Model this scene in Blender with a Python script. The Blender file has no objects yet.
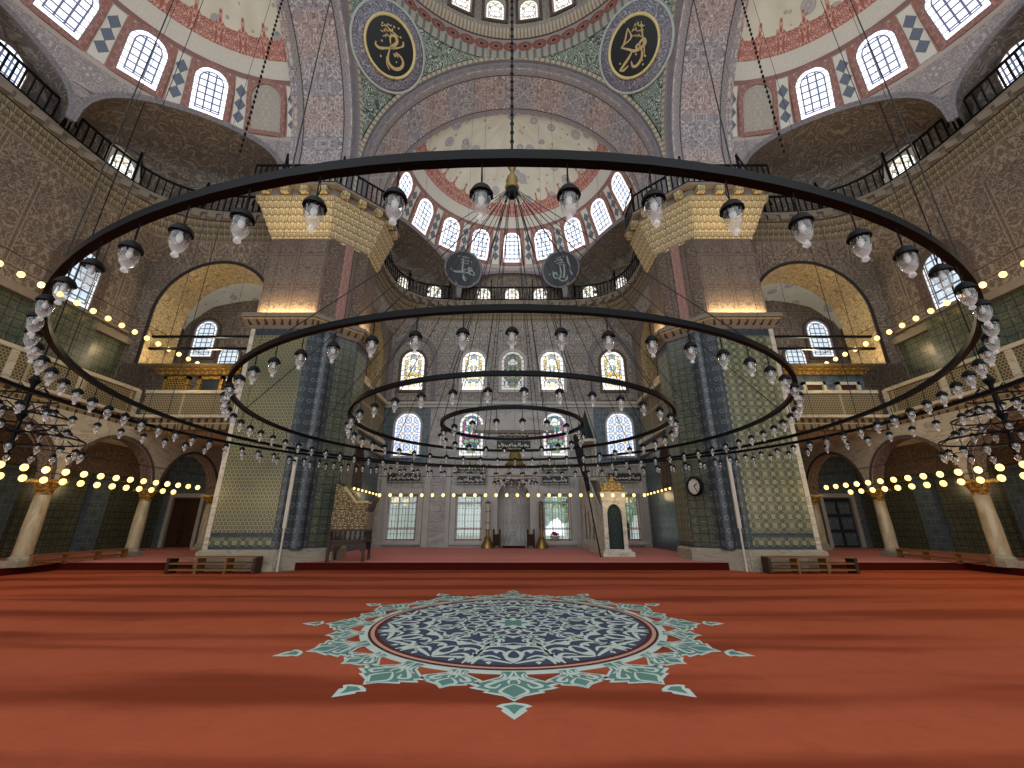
import bpy, bmesh, math, random
from mathutils import Vector, Matrix
from mathutils.geometry import delaunay_2d_cdt, tessellate_polygon
random.seed(7)
PI = math.pi
sin, cos = math.sin, math.cos
SC = bpy.context.scene
COL = SC.collection

# ------------------------------------------------------------------ colour / node helpers
def lin(h):
    h = h.lstrip('#')
    o = []
    for i in (0, 2, 4):
        c = int(h[i:i+2], 16) / 255
        o.append(c / 12.92 if c <= .04045 else ((c + .055) / 1.055) ** 2.4)
    return (o[0], o[1], o[2], 1)

class Sk:
    """a socket (or number) with arithmetic"""
    nt = None
    def __init__(s, k): s.k = k
    def __add__(a, b): return mth('ADD', a, b)
    __radd__ = __add__
    def __sub__(a, b): return mth('SUBTRACT', a, b)
    def __rsub__(a, b): return mth('SUBTRACT', b, a)
    def __mul__(a, b): return mth('MULTIPLY', a, b)
    __rmul__ = __mul__
    def __truediv__(a, b): return mth('DIVIDE', a, b)

def put(inp, v):
    if isinstance(v, Sk): Sk.nt.links.new(v.k, inp)
    else: inp.default_value = v
def mth(op, a, b=None, c=None):
    n = Sk.nt.nodes.new('ShaderNodeMath'); n.operation = op
    put(n.inputs[0], a)
    if b is not None: put(n.inputs[1], b)
    if c is not None: put(n.inputs[2], c)
    return Sk(n.outputs[0])
def fabs(a): return mth('ABSOLUTE', a)
def frac(a): return mth('FRACT', a)
def floor(a): return mth('FLOOR', a)
def mn(a, b): return mth('MINIMUM', a, b)
def mx(a, b): return mth('MAXIMUM', a, b)
def lt(a, b): return mth('LESS_THAN', a, b)
def gt(a, b): return mth('GREATER_THAN', a, b)
def pp(a, b): return mth('PINGPONG', a, b)
def msin(a): return mth('SINE', a)
def sqrt(a): return mth('SQRT', a)
def band(x, lo, hi): return gt(x, lo) * lt(x, hi)
def ss(x, lo, hi):
    n = Sk.nt.nodes.new('ShaderNodeMapRange'); n.interpolation_type = 'SMOOTHSTEP'
    put(n.inputs[0], x); put(n.inputs[1], lo); put(n.inputs[2], hi)
    return Sk(n.outputs[0])
def vec(x, y, z=0.0):
    n = Sk.nt.nodes.new('ShaderNodeCombineXYZ')
    put(n.inputs[0], x); put(n.inputs[1], y); put(n.inputs[2], z)
    return Sk(n.outputs[0])
def sep(v):
    n = Sk.nt.nodes.new('ShaderNodeSeparateXYZ'); put(n.inputs[0], v)
    return Sk(n.outputs[0]), Sk(n.outputs[1]), Sk(n.outputs[2])
def noise(v, scale=1., detail=1., rough=.5, dist=0.):
    n = Sk.nt.nodes.new('ShaderNodeTexNoise')
    put(n.inputs['Vector'], v); put(n.inputs['Scale'], scale); n.inputs['Detail'].default_value = detail
    n.inputs['Roughness'].default_value = rough; n.inputs['Distortion'].default_value = dist
    return Sk(n.outputs[0])
def voro(v, scale=1., feature='F1', rnd=1.):
    n = Sk.nt.nodes.new('ShaderNodeTexVoronoi'); n.feature = feature
    put(n.inputs['Vector'], v); put(n.inputs['Scale'], scale); n.inputs['Randomness'].default_value = rnd
    return Sk(n.outputs['Distance']), (Sk(n.outputs['Color']) if feature != 'DISTANCE_TO_EDGE' else None)
def mix(f, a, b):
    n = Sk.nt.nodes.new('ShaderNodeMix'); n.data_type = 'RGBA'
    put(n.inputs[0], f)
    put(n.inputs[6], lin(a) if isinstance(a, str) else a); put(n.inputs[7], lin(b) if isinstance(b, str) else b)
    return Sk(n.outputs[2])
def UV():
    n = Sk.nt.nodes.new('ShaderNodeTexCoord')
    return sep(Sk(n.outputs['UV']))[:2]
def OBJ():
    n = Sk.nt.nodes.new('ShaderNodeTexCoord')
    return Sk(n.outputs['Object'])
def ramp(f, stops):
    n = Sk.nt.nodes.new('ShaderNodeValToRGB'); put(n.inputs[0], f)
    e = n.color_ramp.elements
    while len(e) < len(stops): e.new(.5)
    for el, (p, c) in zip(e, stops): el.position = p; el.color = lin(c)
    return Sk(n.outputs[0])
def vine(u, v, tile=1.5, scale=2.2, k=7., w=.16, seed=0.):
    """mirrored scrollwork lines"""
    n = noise(vec(pp(u, tile), pp(v, tile), seed), scale, 1.5, .5, .6)
    return 1 - ss(fabs(frac(n * k) - .5), w * .4, w)
def blobs(u, v, tile=1.5, scale=3., size=.25, seed=3.):
    d, c = voro(vec(pp(u, tile), pp(v, tile), seed), scale)
    return 1 - ss(d, size * .7, size)
def hexd(u, v, s):
    """0 in the middle of a hexagonal tile, .5 at its edges"""
    x, y = u / s, v / s
    r3 = 3 ** .5
    def cell(x, y):
        return frac(x) - .5, (frac(y / r3) - .5) * r3
    ax, ay = cell(x, y); bx, by = cell(x + .5, y + r3 / 2)
    def hd(x, y): return mx(fabs(x), fabs(x) * .5 + fabs(y) * (r3 / 2))
    return mn(hd(ax, ay), hd(bx, by))

MATS = {}
def material(name, fn=None, color=None, rough=.7, metal=0., spec=.3, emit=None, estr=0., bump=None, sampling=True):
    m = bpy.data.materials.new(name); m.use_nodes = True
    nt = m.node_tree; Sk.nt = nt
    b = nt.nodes['Principled BSDF']
    b.inputs['Roughness'].default_value = rough; b.inputs['Metallic'].default_value = metal
    b.inputs['Specular IOR Level'].default_value = spec
    if color: b.inputs['Base Color'].default_value = lin(color)
    if fn:
        r = fn()
        c, h = r if isinstance(r, tuple) else (r, None)
        if emit == 'tex':
            nt.links.new(c.k, b.inputs['Emission Color']); b.inputs['Base Color'].default_value = (.02, .02, .02, 1)
        else: nt.links.new(c.k, b.inputs['Base Color'])
        if h is not None:
            bp = nt.nodes.new('ShaderNodeBump'); bp.inputs['Strength'].default_value = .5
            bp.inputs['Distance'].default_value = bump or .02
            nt.links.new(h.k, bp.inputs['Height']); nt.links.new(bp.outputs[0], b.inputs['Normal'])
    if emit and emit != 'tex': b.inputs['Emission Color'].default_value = lin(emit)
    b.inputs['Emission Strength'].default_value = estr
    if not sampling: m.cycles.emission_sampling = 'NONE'
    MATS[name] = m
    return m

# ------------------------------------------------------------------ surface materials
def f_arab(base, line, accent, tile=1.3, scale=2.4, panel=0., seed=0.):
    def fn():
        u, v = UV()
        a = vine(u, v, tile, scale, 7., .2, seed)
        b = vine(u, v, tile * .5, scale * 2.1, 6., .18, seed + 5)
        bl = blobs(u, v, tile, 2.6, .22, seed + 9)
        c = mix(noise(vec(u, v, seed), .7, 3.), base, accent)
        c = mix(b * .6, c, line)
        c = mix(a * .85, c, line)
        c = mix(bl * .55, c, accent)
        if panel:
            e = mn(pp(u, panel * .5), pp(v + .3, panel * .65))
            c = mix(band(e, .05, .09) * .7, c, line)
            c = mix(lt(e, .05) * .6, c, accent)
        c = mix(ss(noise(vec(u, v, 2.), .35, 3.), .5, .75) * .35, c, '#3a332e')
        return c
    return fn
material('painted_brown', f_arab('#5f574e', '#918473', '#5d4a43', panel=4.), rough=.85)
material('painted_grey', f_arab('#7a7673', '#a8a39c', '#6a6462', 1.1, 2.8, panel=3.2, seed=2), rough=.85)  # greyer, paler copy of the brown scrollwork: far wall's light put into the paint
def f_recess():
    o = OBJ()
    n = noise(o, 1.3, 1.5, .5, .8)
    c = mix(noise(o, .6, 2.), '#6c655d', '#5c504a')
    c = mix((1 - ss(fabs(frac(n * 9) - .5), .1, .2)) * .8, c, '#908678')
    n2 = noise(o, 3., 1., .5, .8)
    return mix((1 - ss(fabs(frac(n2 * 8) - .5), .06, .14)) * .5, c, '#463d37')
material('painted_recess', f_recess, rough=.85)
material('painted_dark', f_arab('#51473f', '#75695b', '#553c36', 1.2, 2.6, seed=4), rough=.85)
material('painted_gold', f_arab('#b5a684', '#685840', '#a08c6a', .8, 3.4, seed=6), rough=.8)
material('painted_pier', f_arab('#7a7064', '#4a423b', '#6f584e', .9, 3., panel=1.27, seed=8), rough=.8)

def f_soffit():
    u, v = UV()      # u along the arch, v across (0..~2.7)
    a = vine(u, v, 1.35, 2.2, 7., .2, 1.)
    b = vine(u, v, .9, 4.4, 6., .18, 3.)
    bl = blobs(u, v, 1.35, 2.2, .3, 2.)
    zone = ss(msin(u * 1.9), -.3, .3)
    c = mix(zone, '#918d91', '#a08e8a')
    c = mix(b * .75, c, '#595459'); c = mix(a * .75, c, '#c4bbb2'); c = mix(bl * .5, c, '#75605c')
    e = mn(v, 2.7 - v)
    c = mix(band(e, .1, .36), c, mix(vine(u, v, .35, 6., 5., .2, 1.) * .6, '#7c7779', '#a9a29e'))
    c = mix(band(e, .36, .42), c, '#4a4444')
    return c
material('soffit_paint', f_soffit, rough=.85)
def f_pend():
    v = OBJ()
    n = noise(v, 1.7, 2., .5, 1.1)
    a = 1 - ss(fabs(frac(n * 15) - .5), .10, .24)
    n2 = noise(v, 3.6, 1., .5, 1.)
    b = 1 - ss(fabs(frac(n2 * 10) - .5), .06, .16)
    c = mix(noise(v, 3., 1.), '#2b3a34', '#3c4b43')
    c = mix(b * .45, c, '#8fa095'); c = mix(a * .85, c, '#b5bdb0')
    return c
material('pendentive_paint', f_pend, rough=.8)

def f_semi(field, pinkc, garl, cellang=2.478):
    def fn():
        u, v = UV()
        cu = fabs(frac(u / cellang + .5) - .5) * cellang      # 0 at window centre, 1.239 at panel centre
        du = cellang / 2 - cu
        base = mix(noise(vec(u, v), 1.2, 2.), pinkc, '#8a8184')
        base = mix(vine(u, v, 1.239, 3., 7., .2) * .7, base, '#b5aca5')
        base = mix(vine(u, v, .62, 5., 6., .2, 4.) * .4, base, '#5b5350')
        # panels between the windows
        pan = lt(du, .3) * band(v, 3.15, 5.5)
        md = mn(mn(fabs(v - 3.75), fabs(v - 4.35)), fabs(v - 4.95))
        med = lt(md * .8 + du, .25)
        pc = mix(med, '#c6c4b9', '#626a78')
        pc = mix(lt(fabs(du - .3), .04), pc, '#8f7770')
        c = mix(pan, base, pc)
        c = mix(band(du, .3, .5) * band(v, 3.0, 5.6), c, '#94685e')
        c = mix(band(v, 2.9, 3.1), c, '#a69a92')
        c = mix(band(v, 5.55, 5.75), c, '#80605a')
        c = mix(band(v, 5.75, 6.5), c, mix(vine(u, v, .4, 5., 6., .2) * .3, '#bfbbb0', '#a19c94'))
        # garland and field
        g = pp(u, .62)
        top = 7.3 + .35 * lt(g, .1) + mx(.0, .3 - g) * .9
        fld = mix(noise(vec(u, v, 1.), .8, 2.), field, '#b1a892')
        ov = OBJ()
        ox, oy, oz = sep(ov); ov2 = vec(ox, oy, oz * .7)
        d, cc = voro(ov2, .9)
        fld = mix(lt(d, .27) * .75, fld, '#84848e'); fld = mix(band(d, .17, .2) * .7, fld, '#b9b0a4'); fld = mix(lt(d, .08) * .7, fld, '#b9b0a4')
        d3, cc3 = voro(ov, 2.0)
        fld = mix(lt(d3, .17) * .6, fld, mix(ss(noise(ov, 1.4), .48, .52), '#6f7076', '#a3765c'))
        gar = mix(ss(vine(u, v, .62, 4., 7., .22), .2, .7), garl, '#c59a8a')
        up = mix(lt(v, top), fld, gar)
        c = mix(gt(v, 6.5), c, up)
        return c
    return fn
material('semi_dome_paint', f_semi('#d2d1c3', '#8b8684', '#8f5b52'), rough=.8)

def f_dome():
    u, v = UV()          # v = 0 at the ring above the pendentives
    c = mix(vine(u, v, .7, 4., 7., .2), '#857f78', '#aca599')
    g = pp(u, .39); w = v - 1.3
    d = sqrt(g * g + w * w)
    c = mix(band(v, .83, 1.83), c, mix(vine(u, v, .39, 6., 6., .2), '#a0968e', '#857a74'))
    c = mix(band(d, .15, .34), c, '#8d5247'); c = mix(lt(d, .12), c, '#332a29'); c = mix(band(d, .34, .38), c, '#4d4340')
    c = mix(band(v, 1.83, 1.9), c, '#4b4341')
    c = mix(band(v, 1.9, 2.4), c, mix(gt(frac(u * 5.), .55), '#b5ab97', '#8c8171'))
    c = mix(band(v, .0, .6), c, mix(lt(pp(u, .2), .07), '#9a968c', '#656d68'))
    return c
material('dome_paint', f_dome, rough=.8)

def f_hex(a, b, line, s=.15, w=.40):
    def fn():
        u, v = UV()
        h = hexd(u, v, s)
        c = mix(ss(h, w - .03, w + .03), mix(noise(vec(u, v), 2., 2.), a, b), line)
        c = mix(lt(h, .14) * .7, c, line)
        c = mix(ss(noise(vec(u, v, 4.), .6, 2.), .45, .7) * .4, c, '#39403a')
        return c
    return fn
material('hex_tiles', f_hex('#3d463d', '#4b5240', '#938860', .15), rough=.28, spec=.5)
def f_floral():
    u, v = UV()
    a = vine(u, v, .3, 5.5, 6., .22, 2.)
    cu, cv = pp(u, .15), pp(v, .15)
    d = sqrt(cu * cu + cv * cv)
    c = mix(noise(vec(u, v), 2., 2.), '#3b443a', '#474e3f')
    c = mix(a * .55, c, '#838060')
    c = mix(band(d, .035, .07), c, '#9b9470')
    c = mix(lt(fabs(cu - cv), .02) * .5, c, '#8d8b6c')
    return c
material('floral_tiles', f_floral, rough=.28, spec=.5)
def f_bluetile():
    u, v = UV()
    a = vine(u, v, .4, 4.2, 6., .22, 7.)
    bl = blobs(u, v, .4, 4., .26, 3.)
    c = mix(noise(vec(u, v), 1.5, 2.), '#3c4852', '#4a5761')
    c = mix(a * .6, c, '#77858c'); c = mix(bl * .6, c, '#2f3a48')
    g = mn(pp(u, .2), pp(v, .2))
    c = mix(lt(g, .008), c, '#2d3338')
    return c
material('blue_tiles', f_bluetile, rough=.28, spec=.5)
def f_darktile():
    u, v = UV()
    a = vine(u, v, .5, 3.2, 6., .24, 5.)
    c = mix(noise(vec(u, v), 1.2, 2.), '#3a413b', '#4d5346')
    c = mix(a * .5, c, '#716f55')
    g = mn(pp(u, .15), pp(v, .15))
    c = mix(lt(g, .012), c, '#272b26')
    return c
material('green_tiles', f_darktile, rough=.25, spec=.5)
def f_bordertile():
    u, v = UV()
    d = sqrt(mth('POWER', pp(u, .15), 2.) + mth('POWER', pp(v, .22), 2.))
    a = vine(u, v, .32, 5., 6., .24, 5.)
    c = mix(a * .5, '#2c343b', '#565e62')
    c = mix(band(d, .05, .09) * .5, c, '#7c8078')
    return c
material('border_tiles', f_bordertile, rough=.3, spec=.5)

def f_marble(a, b, joint, jw=1.6, jh=.55):
    def fn():
        u, v = UV()
        n = noise(vec(u * .5, v * 1.5), 1.3, 5., .6, 1.2)
        c = mix(ss(n, .35, .65), a, b)
        c = mix((1 - ss(fabs(n - .5), .0, .03)) * .5, c, '#57534f')
        row = floor(v / jh)
        g = mn(pp(v, jh * .5) * 1., pp(u + row * jw * .37, jw * .5))
        c = mix(lt(pp(v, jh / 2), .008) * .7, c, joint)
        c = mix(lt(pp(u + row * .6, jw / 2), .008) * .7, c, joint)
        return c
    return fn
material('grey_marble', f_marble('#96938f', '#a9a6a2', '#5a5652'), rough=.45)
material('pale_marble', f_marble('#b3aa98', '#c4bba9', '#8a8272', 30, 30), rough=.4)
material('cream_stone', f_marble('#b5a88f', '#c4b79f', '#9a8e77', 9, 9), rough=.7)
material('plinth_stone', f_marble('#8f8674', '#a59c8a', '#6c6455', 2, 2), rough=.6)
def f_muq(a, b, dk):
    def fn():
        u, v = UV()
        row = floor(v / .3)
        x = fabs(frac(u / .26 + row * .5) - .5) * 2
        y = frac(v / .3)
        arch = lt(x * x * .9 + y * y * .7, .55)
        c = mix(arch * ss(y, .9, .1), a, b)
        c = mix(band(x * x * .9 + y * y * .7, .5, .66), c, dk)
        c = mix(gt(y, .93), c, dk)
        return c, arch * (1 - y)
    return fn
material('muqarnas_lit', f_muq('#c3b48f', '#94805a', '#5b4a33'), rough=.8, bump=.05)  # paler copy for the piers, warm light put into its colours
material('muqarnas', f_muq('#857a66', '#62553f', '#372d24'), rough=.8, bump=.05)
def f_dentil():
    u, v = UV()
    x = fabs(frac(u / .32) - .5) * 2
    c = mix(lt(x + frac(v / .4) * .5, .6), '#7c6a4d', '#3b2a1e')
    c = mix(gt(frac(v / .4), .85), c, '#a08a60')
    return c
material('dentil_band', f_dentil, rough=.8)
def f_lattice():
    u, v = UV()
    h = hexd(u, v, .11)
    c = mix(ss(h, .32, .42), '#4d4336', '#94855f')
    g = mn(pp(u, .95), pp(v, .55))
    c = mix(lt(g, .05), c, '#9a8c6e')
    return c
material('lattice_stone', f_lattice, rough=.7)
def f_giltlattice():
    u, v = UV()
    h = hexd(u, v, .13)
    c = mix(ss(h, .34, .40), '#3a2c17', '#a98745')
    return c
material('gilt_lattice', f_giltlattice, rough=.5, metal=.2)
def f_column():
    u, v = UV()
    n = noise(vec(u * 2, v * .6), 1.6, 4., .6, .8)
    return mix(ss(n, .35, .68), '#b7a98a', '#8f8064')
material('column_marble', f_column, rough=.4)
def f_gold():
    u, v = UV()
    return mix(vine(u, v, .2, 9., 5., .26), '#6d532a', '#c39a4b')
material('gilt', f_gold, rough=.45, metal=.35)

def f_carpet():
    n = Sk.nt.nodes.new('ShaderNodeTexCoord')
    x, y, z = sep(Sk(n.outputs['Object']))
    wob = noise(vec(x * .35, y * 1.1), 1.2, 3.)
    yy = y + (wob - .5) * .7 + .012 * x * msin(x * .5)
    s = ss(fabs(frac(yy / 1.72 + .12) - .5), .16, .36)          # worn prayer rows
    s = s * ss(noise(vec(x * .12, y * .9, 3.), 1.6, 2.), .25, .62)
    c = mix(noise(vec(x, y), .5, 3.), '#a65238', '#b15c40')
    c = mix(s * .8, c, '#6a2b1a')
    c = mix(noise(vec(x * .6, y * 3., 2.), 6., 4., .7) * .35, c, '#702c18')
    c = mix(ss(noise(vec(x, y, 5.), 3.5, 4., .7), .4, .7) * .22, c, '#7e3820')
    c = mix(ss(x, 2., 14.) * .35, c, '#b3562c')
    return c, noise(vec(x, y), 60., 2.)
material('carpet', f_carpet, rough=.95, spec=.05, bump=.006)
def f_carpet2():
    n = Sk.nt.nodes.new('ShaderNodeTexCoord')
    x, y, z = sep(Sk(n.outputs['Object']))
    s = ss(fabs(frac(y / 1.3) - .5), .3, .42)
    c = mix(noise(vec(x, y), .7, 3.), '#b5706a', '#c27f78')  # paler than the main carpet: window light put into the colour
    return mix(s * .45, c, '#93504a')
material('carpet_platform', f_carpet2, rough=.95, spec=.05)
material('carpet_riser', color='#3f120c', rough=.95, spec=.05)

material('black_iron', color='#09090b', rough=.55, spec=.12)
material('black_wire', color='#1c1b1b', rough=.7)
material('ring_iron', color='#08090b', rough=.5, spec=.1)
material('wood_dark', lambda: mix(noise(vec(*UV()), 6., 4.), '#2a1b12', '#42291a'), rough=.5)
material('wood_bench', lambda: mix(noise(vec(UV()[0], UV()[1] * 6), 3., 4.), '#6b4526', '#855a33'), rough=.55)
def f_inlay():
    u, v = UV()
    d, c = voro(vec(pp(u, .3), pp(v, .3)), 22.)
    return mix(lt(d, .36), '#54401f', '#b5a06d')
material('inlaid_wood', f_inlay, rough=.45)
material('red_door', lambda: mix(vine(*UV(), .5, 4., 6., .2), '#2c1714', '#4b2a22'), rough=.5)
material('brass', color='#8c7040', rough=.35, metal=.8)
material('old_brass', color='#7c6a3c', rough=.5, metal=.5)
material('white_paint', color='#b9b2a2', rough=.5)
material('window_red', color='#8f2f2a', rough=.5)
material('window_white', color='#b9b6b0', rough=.5)
material('surround_red', lambda: mix(vine(*UV(), .4, 4.), '#84615a', '#a07a70'), rough=.8)
material('surround_dark', lambda: mix(vine(*UV(), .4, 4.), '#54453d', '#6d5c50'), rough=.8)
material('surround_marble', lambda: mix(noise(vec(*UV()), 2., 4.), '#9b9792', '#b1ada7'), rough=.5)
material('blind_niche', lambda: mix(vine(*UV(), .4, 3.), '#9a948a', '#a9a398'), rough=.8)
material('disc_black', color='#0c0d0f', rough=.5)
material('disc_slate', color='#1e272d', rough=.5)
material('disc_gold', color='#c6b67e', rough=.5, metal=.1)
material('letter_gold', color='#b29a67', rough=.5, metal=.1)
material('letter_white', color='#b9b5a8', rough=.5)
material('letter_dim', color='#7e8482', rough=.5)
material('roundel_grey', lambda: mix(1 - ss(fabs(frac(noise(OBJ(), 2.2, 1.) * 9) - .5), .1, .22), '#66646f', '#96949a'), rough=.8)
material('roundel_white', color='#a3a8a4', rough=.7)
material('moulding', lambda: mix(gt(frac(UV()[0] / .3), .6), '#a59c86', '#7a7264'), rough=.7)
material('moulding_dark', color='#2c2826', rough=.8)
material('moulding_grey', lambda: mix(vine(*UV(), .35, 5., 6., .2), '#6b676b', '#85807f'), rough=.8)
material('ledge_stone', lambda: mix(noise(vec(*UV()), 3., 4.), '#6f6558', '#82776a'), rough=.85)
material('med_navy', color='#464a5f', rough=.95, spec=.05)
material('med_white', color='#bcc7bf', rough=.95, spec=.05)
material('med_teal', color='#5c8279', rough=.95, spec=.05)
material('med_rim', color='#b78f80', rough=.95, spec=.05)
material('med_maroon', color='#552d2a', rough=.95, spec=.05)
material('green_curtain', lambda: mix(vine(*UV(), .3, 5.), '#1c2626', '#33423e'), rough=.8)
material('clock_face', color='#c9c5b8', rough=.4)
material('banner_black', color='#141215', rough=.9)
material('porcelain', color='#a9a49a', rough=.4)
material('flower_red', color='#a02c33', rough=.8)
material('leaf', lambda: mix(noise(OBJ(), 3., 3.), '#a9c59a', '#dde8cc'), rough=.8)
material('outside_ground', lambda: mix(noise(OBJ(), .6, 3.), '#7d8a6a', '#a5a595'), rough=.9)
material('outside_wall', color='#ece9e2', rough=.9)
material('bulb_glow', color='#ffdf9a', emit='#ffcf78', estr=2.4, sampling=False)
material('bulb_off', color='#cfc9bd', rough=.35)
material('socket', color='#3a2c18', rough=.6)

def glass(name, tint, fac=.9, rough=.03, tip_shine=0.):
    m = bpy.data.materials.new(name); m.use_nodes = True
    nt = m.node_tree; nt.nodes.clear(); Sk.nt = nt
    o = nt.nodes.new('ShaderNodeOutputMaterial')
    t = nt.nodes.new('ShaderNodeBsdfTransparent'); t.inputs[0].default_value = lin(tint)
    g = nt.nodes.new('ShaderNodeBsdfGlossy'); g.inputs['Roughness'].default_value = rough
    g.inputs[0].default_value = (1, 1, 1, 1)
    lw = nt.nodes.new('ShaderNodeLayerWeight'); lw.inputs[0].default_value = .35
    f = ss(Sk(lw.outputs['Facing']), .25, 1.0) * fac + .06
    mixn = nt.nodes.new('ShaderNodeMixShader')
    nt.links.new(f.k, mixn.inputs[0]); nt.links.new(t.outputs[0], mixn.inputs[1]); nt.links.new(g.outputs[0], mixn.inputs[2])
    last = mixn
    if tip_shine:
        d = nt.nodes.new('ShaderNodeBsdfTranslucent'); d.inputs[0].default_value = (1, 1, 1, 1)
        d2 = nt.nodes.new('ShaderNodeBsdfDiffuse'); d2.inputs[0].default_value = (1, 1, 1, 1)
        a1 = nt.nodes.new('ShaderNodeAddShader'); nt.links.new(d.outputs[0], a1.inputs[0]); nt.links.new(d2.outputs[0], a1.inputs[1])
        m2 = nt.nodes.new('ShaderNodeMixShader'); nt.links.new((ss(sep(OBJ())[2], -.11, -.2) * tip_shine + .03).k, m2.inputs[0])  # clear glass whitened towards the tip: bright highlight put into the colour
        nt.links.new(mixn.outputs[0], m2.inputs[1]); nt.links.new(a1.outputs[0], m2.inputs[2]); last = m2
    nt.links.new(last.outputs[0], o.inputs[0])
    MATS[name] = m
glass('lamp_glass', '#e6e9ea', .85, .1, .13)
glass('window_glass', '#eef3f4', .3, .02)

# panes of the leaded windows: lit from behind by the daylight
def f_pane(w, h, border, cell, glow, lead, tint, tint2, mode):
    def fn():
        u, v = UV()                     # u from -w/2..w/2, v 0..h (springing at h - w/2)
        r = w / 2
        vy = mx(v - (h - r), 0.)
        rad = sqrt(u * u + vy * vy)
        e = mn(r - rad, v)              # distance to the outline
        seg = vy * 2.2 + v
        inn = gt(e, border)
        if mode == 'grid':
            gl = mn(pp(u + cell * .5, cell * .5), pp(v, cell * .5))
            ld = lt(gl, .03)
            tn = gt(noise(vec(u, v), 1.3, 0.), .52) * .5
            c = mix(tn, glow, tint)
            c = mix(lt(fabs(e - border), .035), c, tint2)
        elif mode == 'flower':
            d, cc = voro(vec(fabs(u), v), 1 / cell)
            ed, _ = voro(vec(fabs(u), v), 1 / cell, 'DISTANCE_TO_EDGE')
            ld = lt(ed, .06)
            cr, cg, cb = sep(cc)
            c = mix(gt(cr, .55), glow, tint); c = mix(gt(cg, .68), c, tint2); c = mix(gt(cb, .8), c, '#ffffff')
        else:                            # rosette lattice
            q = cell
            x, y = pp(u, q * .5), pp(v, q * .5)
            d = sqrt(x * x + y * y)
            ld = lt(fabs(d - q * .36), .03)
            ld = mx(ld, lt(fabs(x - y), .02))
            c = mix(lt(d, q * .2), glow, tint); c = mix(gt(d, q * .55), c, tint2)
            ld = ld * .8
        ring = frac(mx(fabs(u) * 0. + v, 0.) / (border * 1.5))
        bc = mix(lt(ring, .12), '#ffffff', lead)
        bc = mix(lt(fabs(e - border), .02), bc, lead)
        c = mix(ld, c, lead)
        c = mix(inn, bc, c)
        c = mix(lt(e, .025), c, lead)
        return c
    return fn
def pane_mat(name, *a, st=1.5):
    material(name, f_pane(*a), emit='tex', estr=st, rough=.3)
pane_mat('pane_leaded', 1.3, 2.15, .2, .3, '#f1f6ff', '#44465c', '#b7d0ee', '#50568c', 'grid', st=1.75)
pane_mat('pane_small', 1.0, 1.25, .14, .3, '#fffdf4', '#6d675c', '#f4ead2', '#e7e2c8', 'flower', st=1.3)
pane_mat('pane_mosaic', 1.5, 2.7, .22, .2, '#f7efcf', '#564a3a', '#88b5d6', '#e8c56f', 'flower', st=1.3)
pane_mat('pane_dim', 1.5, 2.7, .2, .2, '#97a07c', '#3c382e', '#4f8296', '#b08b4e', 'flower', st=.55)
pane_mat('pane_floral', 1.5, 2.7, .2, .22, '#86b38a', '#2c2b27', '#3f6fa5', '#c05a94', 'flower', st=.9)
pane_mat('pane_rosette', 1.6, 2.7, .16, .56, '#eef3fa', '#3f63a8', '#bcd2ee', '#e9d59a', 'rosette', st=1.15)
pane_mat('pane_plain', 1.4, 2.6, .18, .34, '#dfeefa', '#54565e', '#c6dcee', '#8fa5c8', 'grid', st=1.05)

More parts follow.
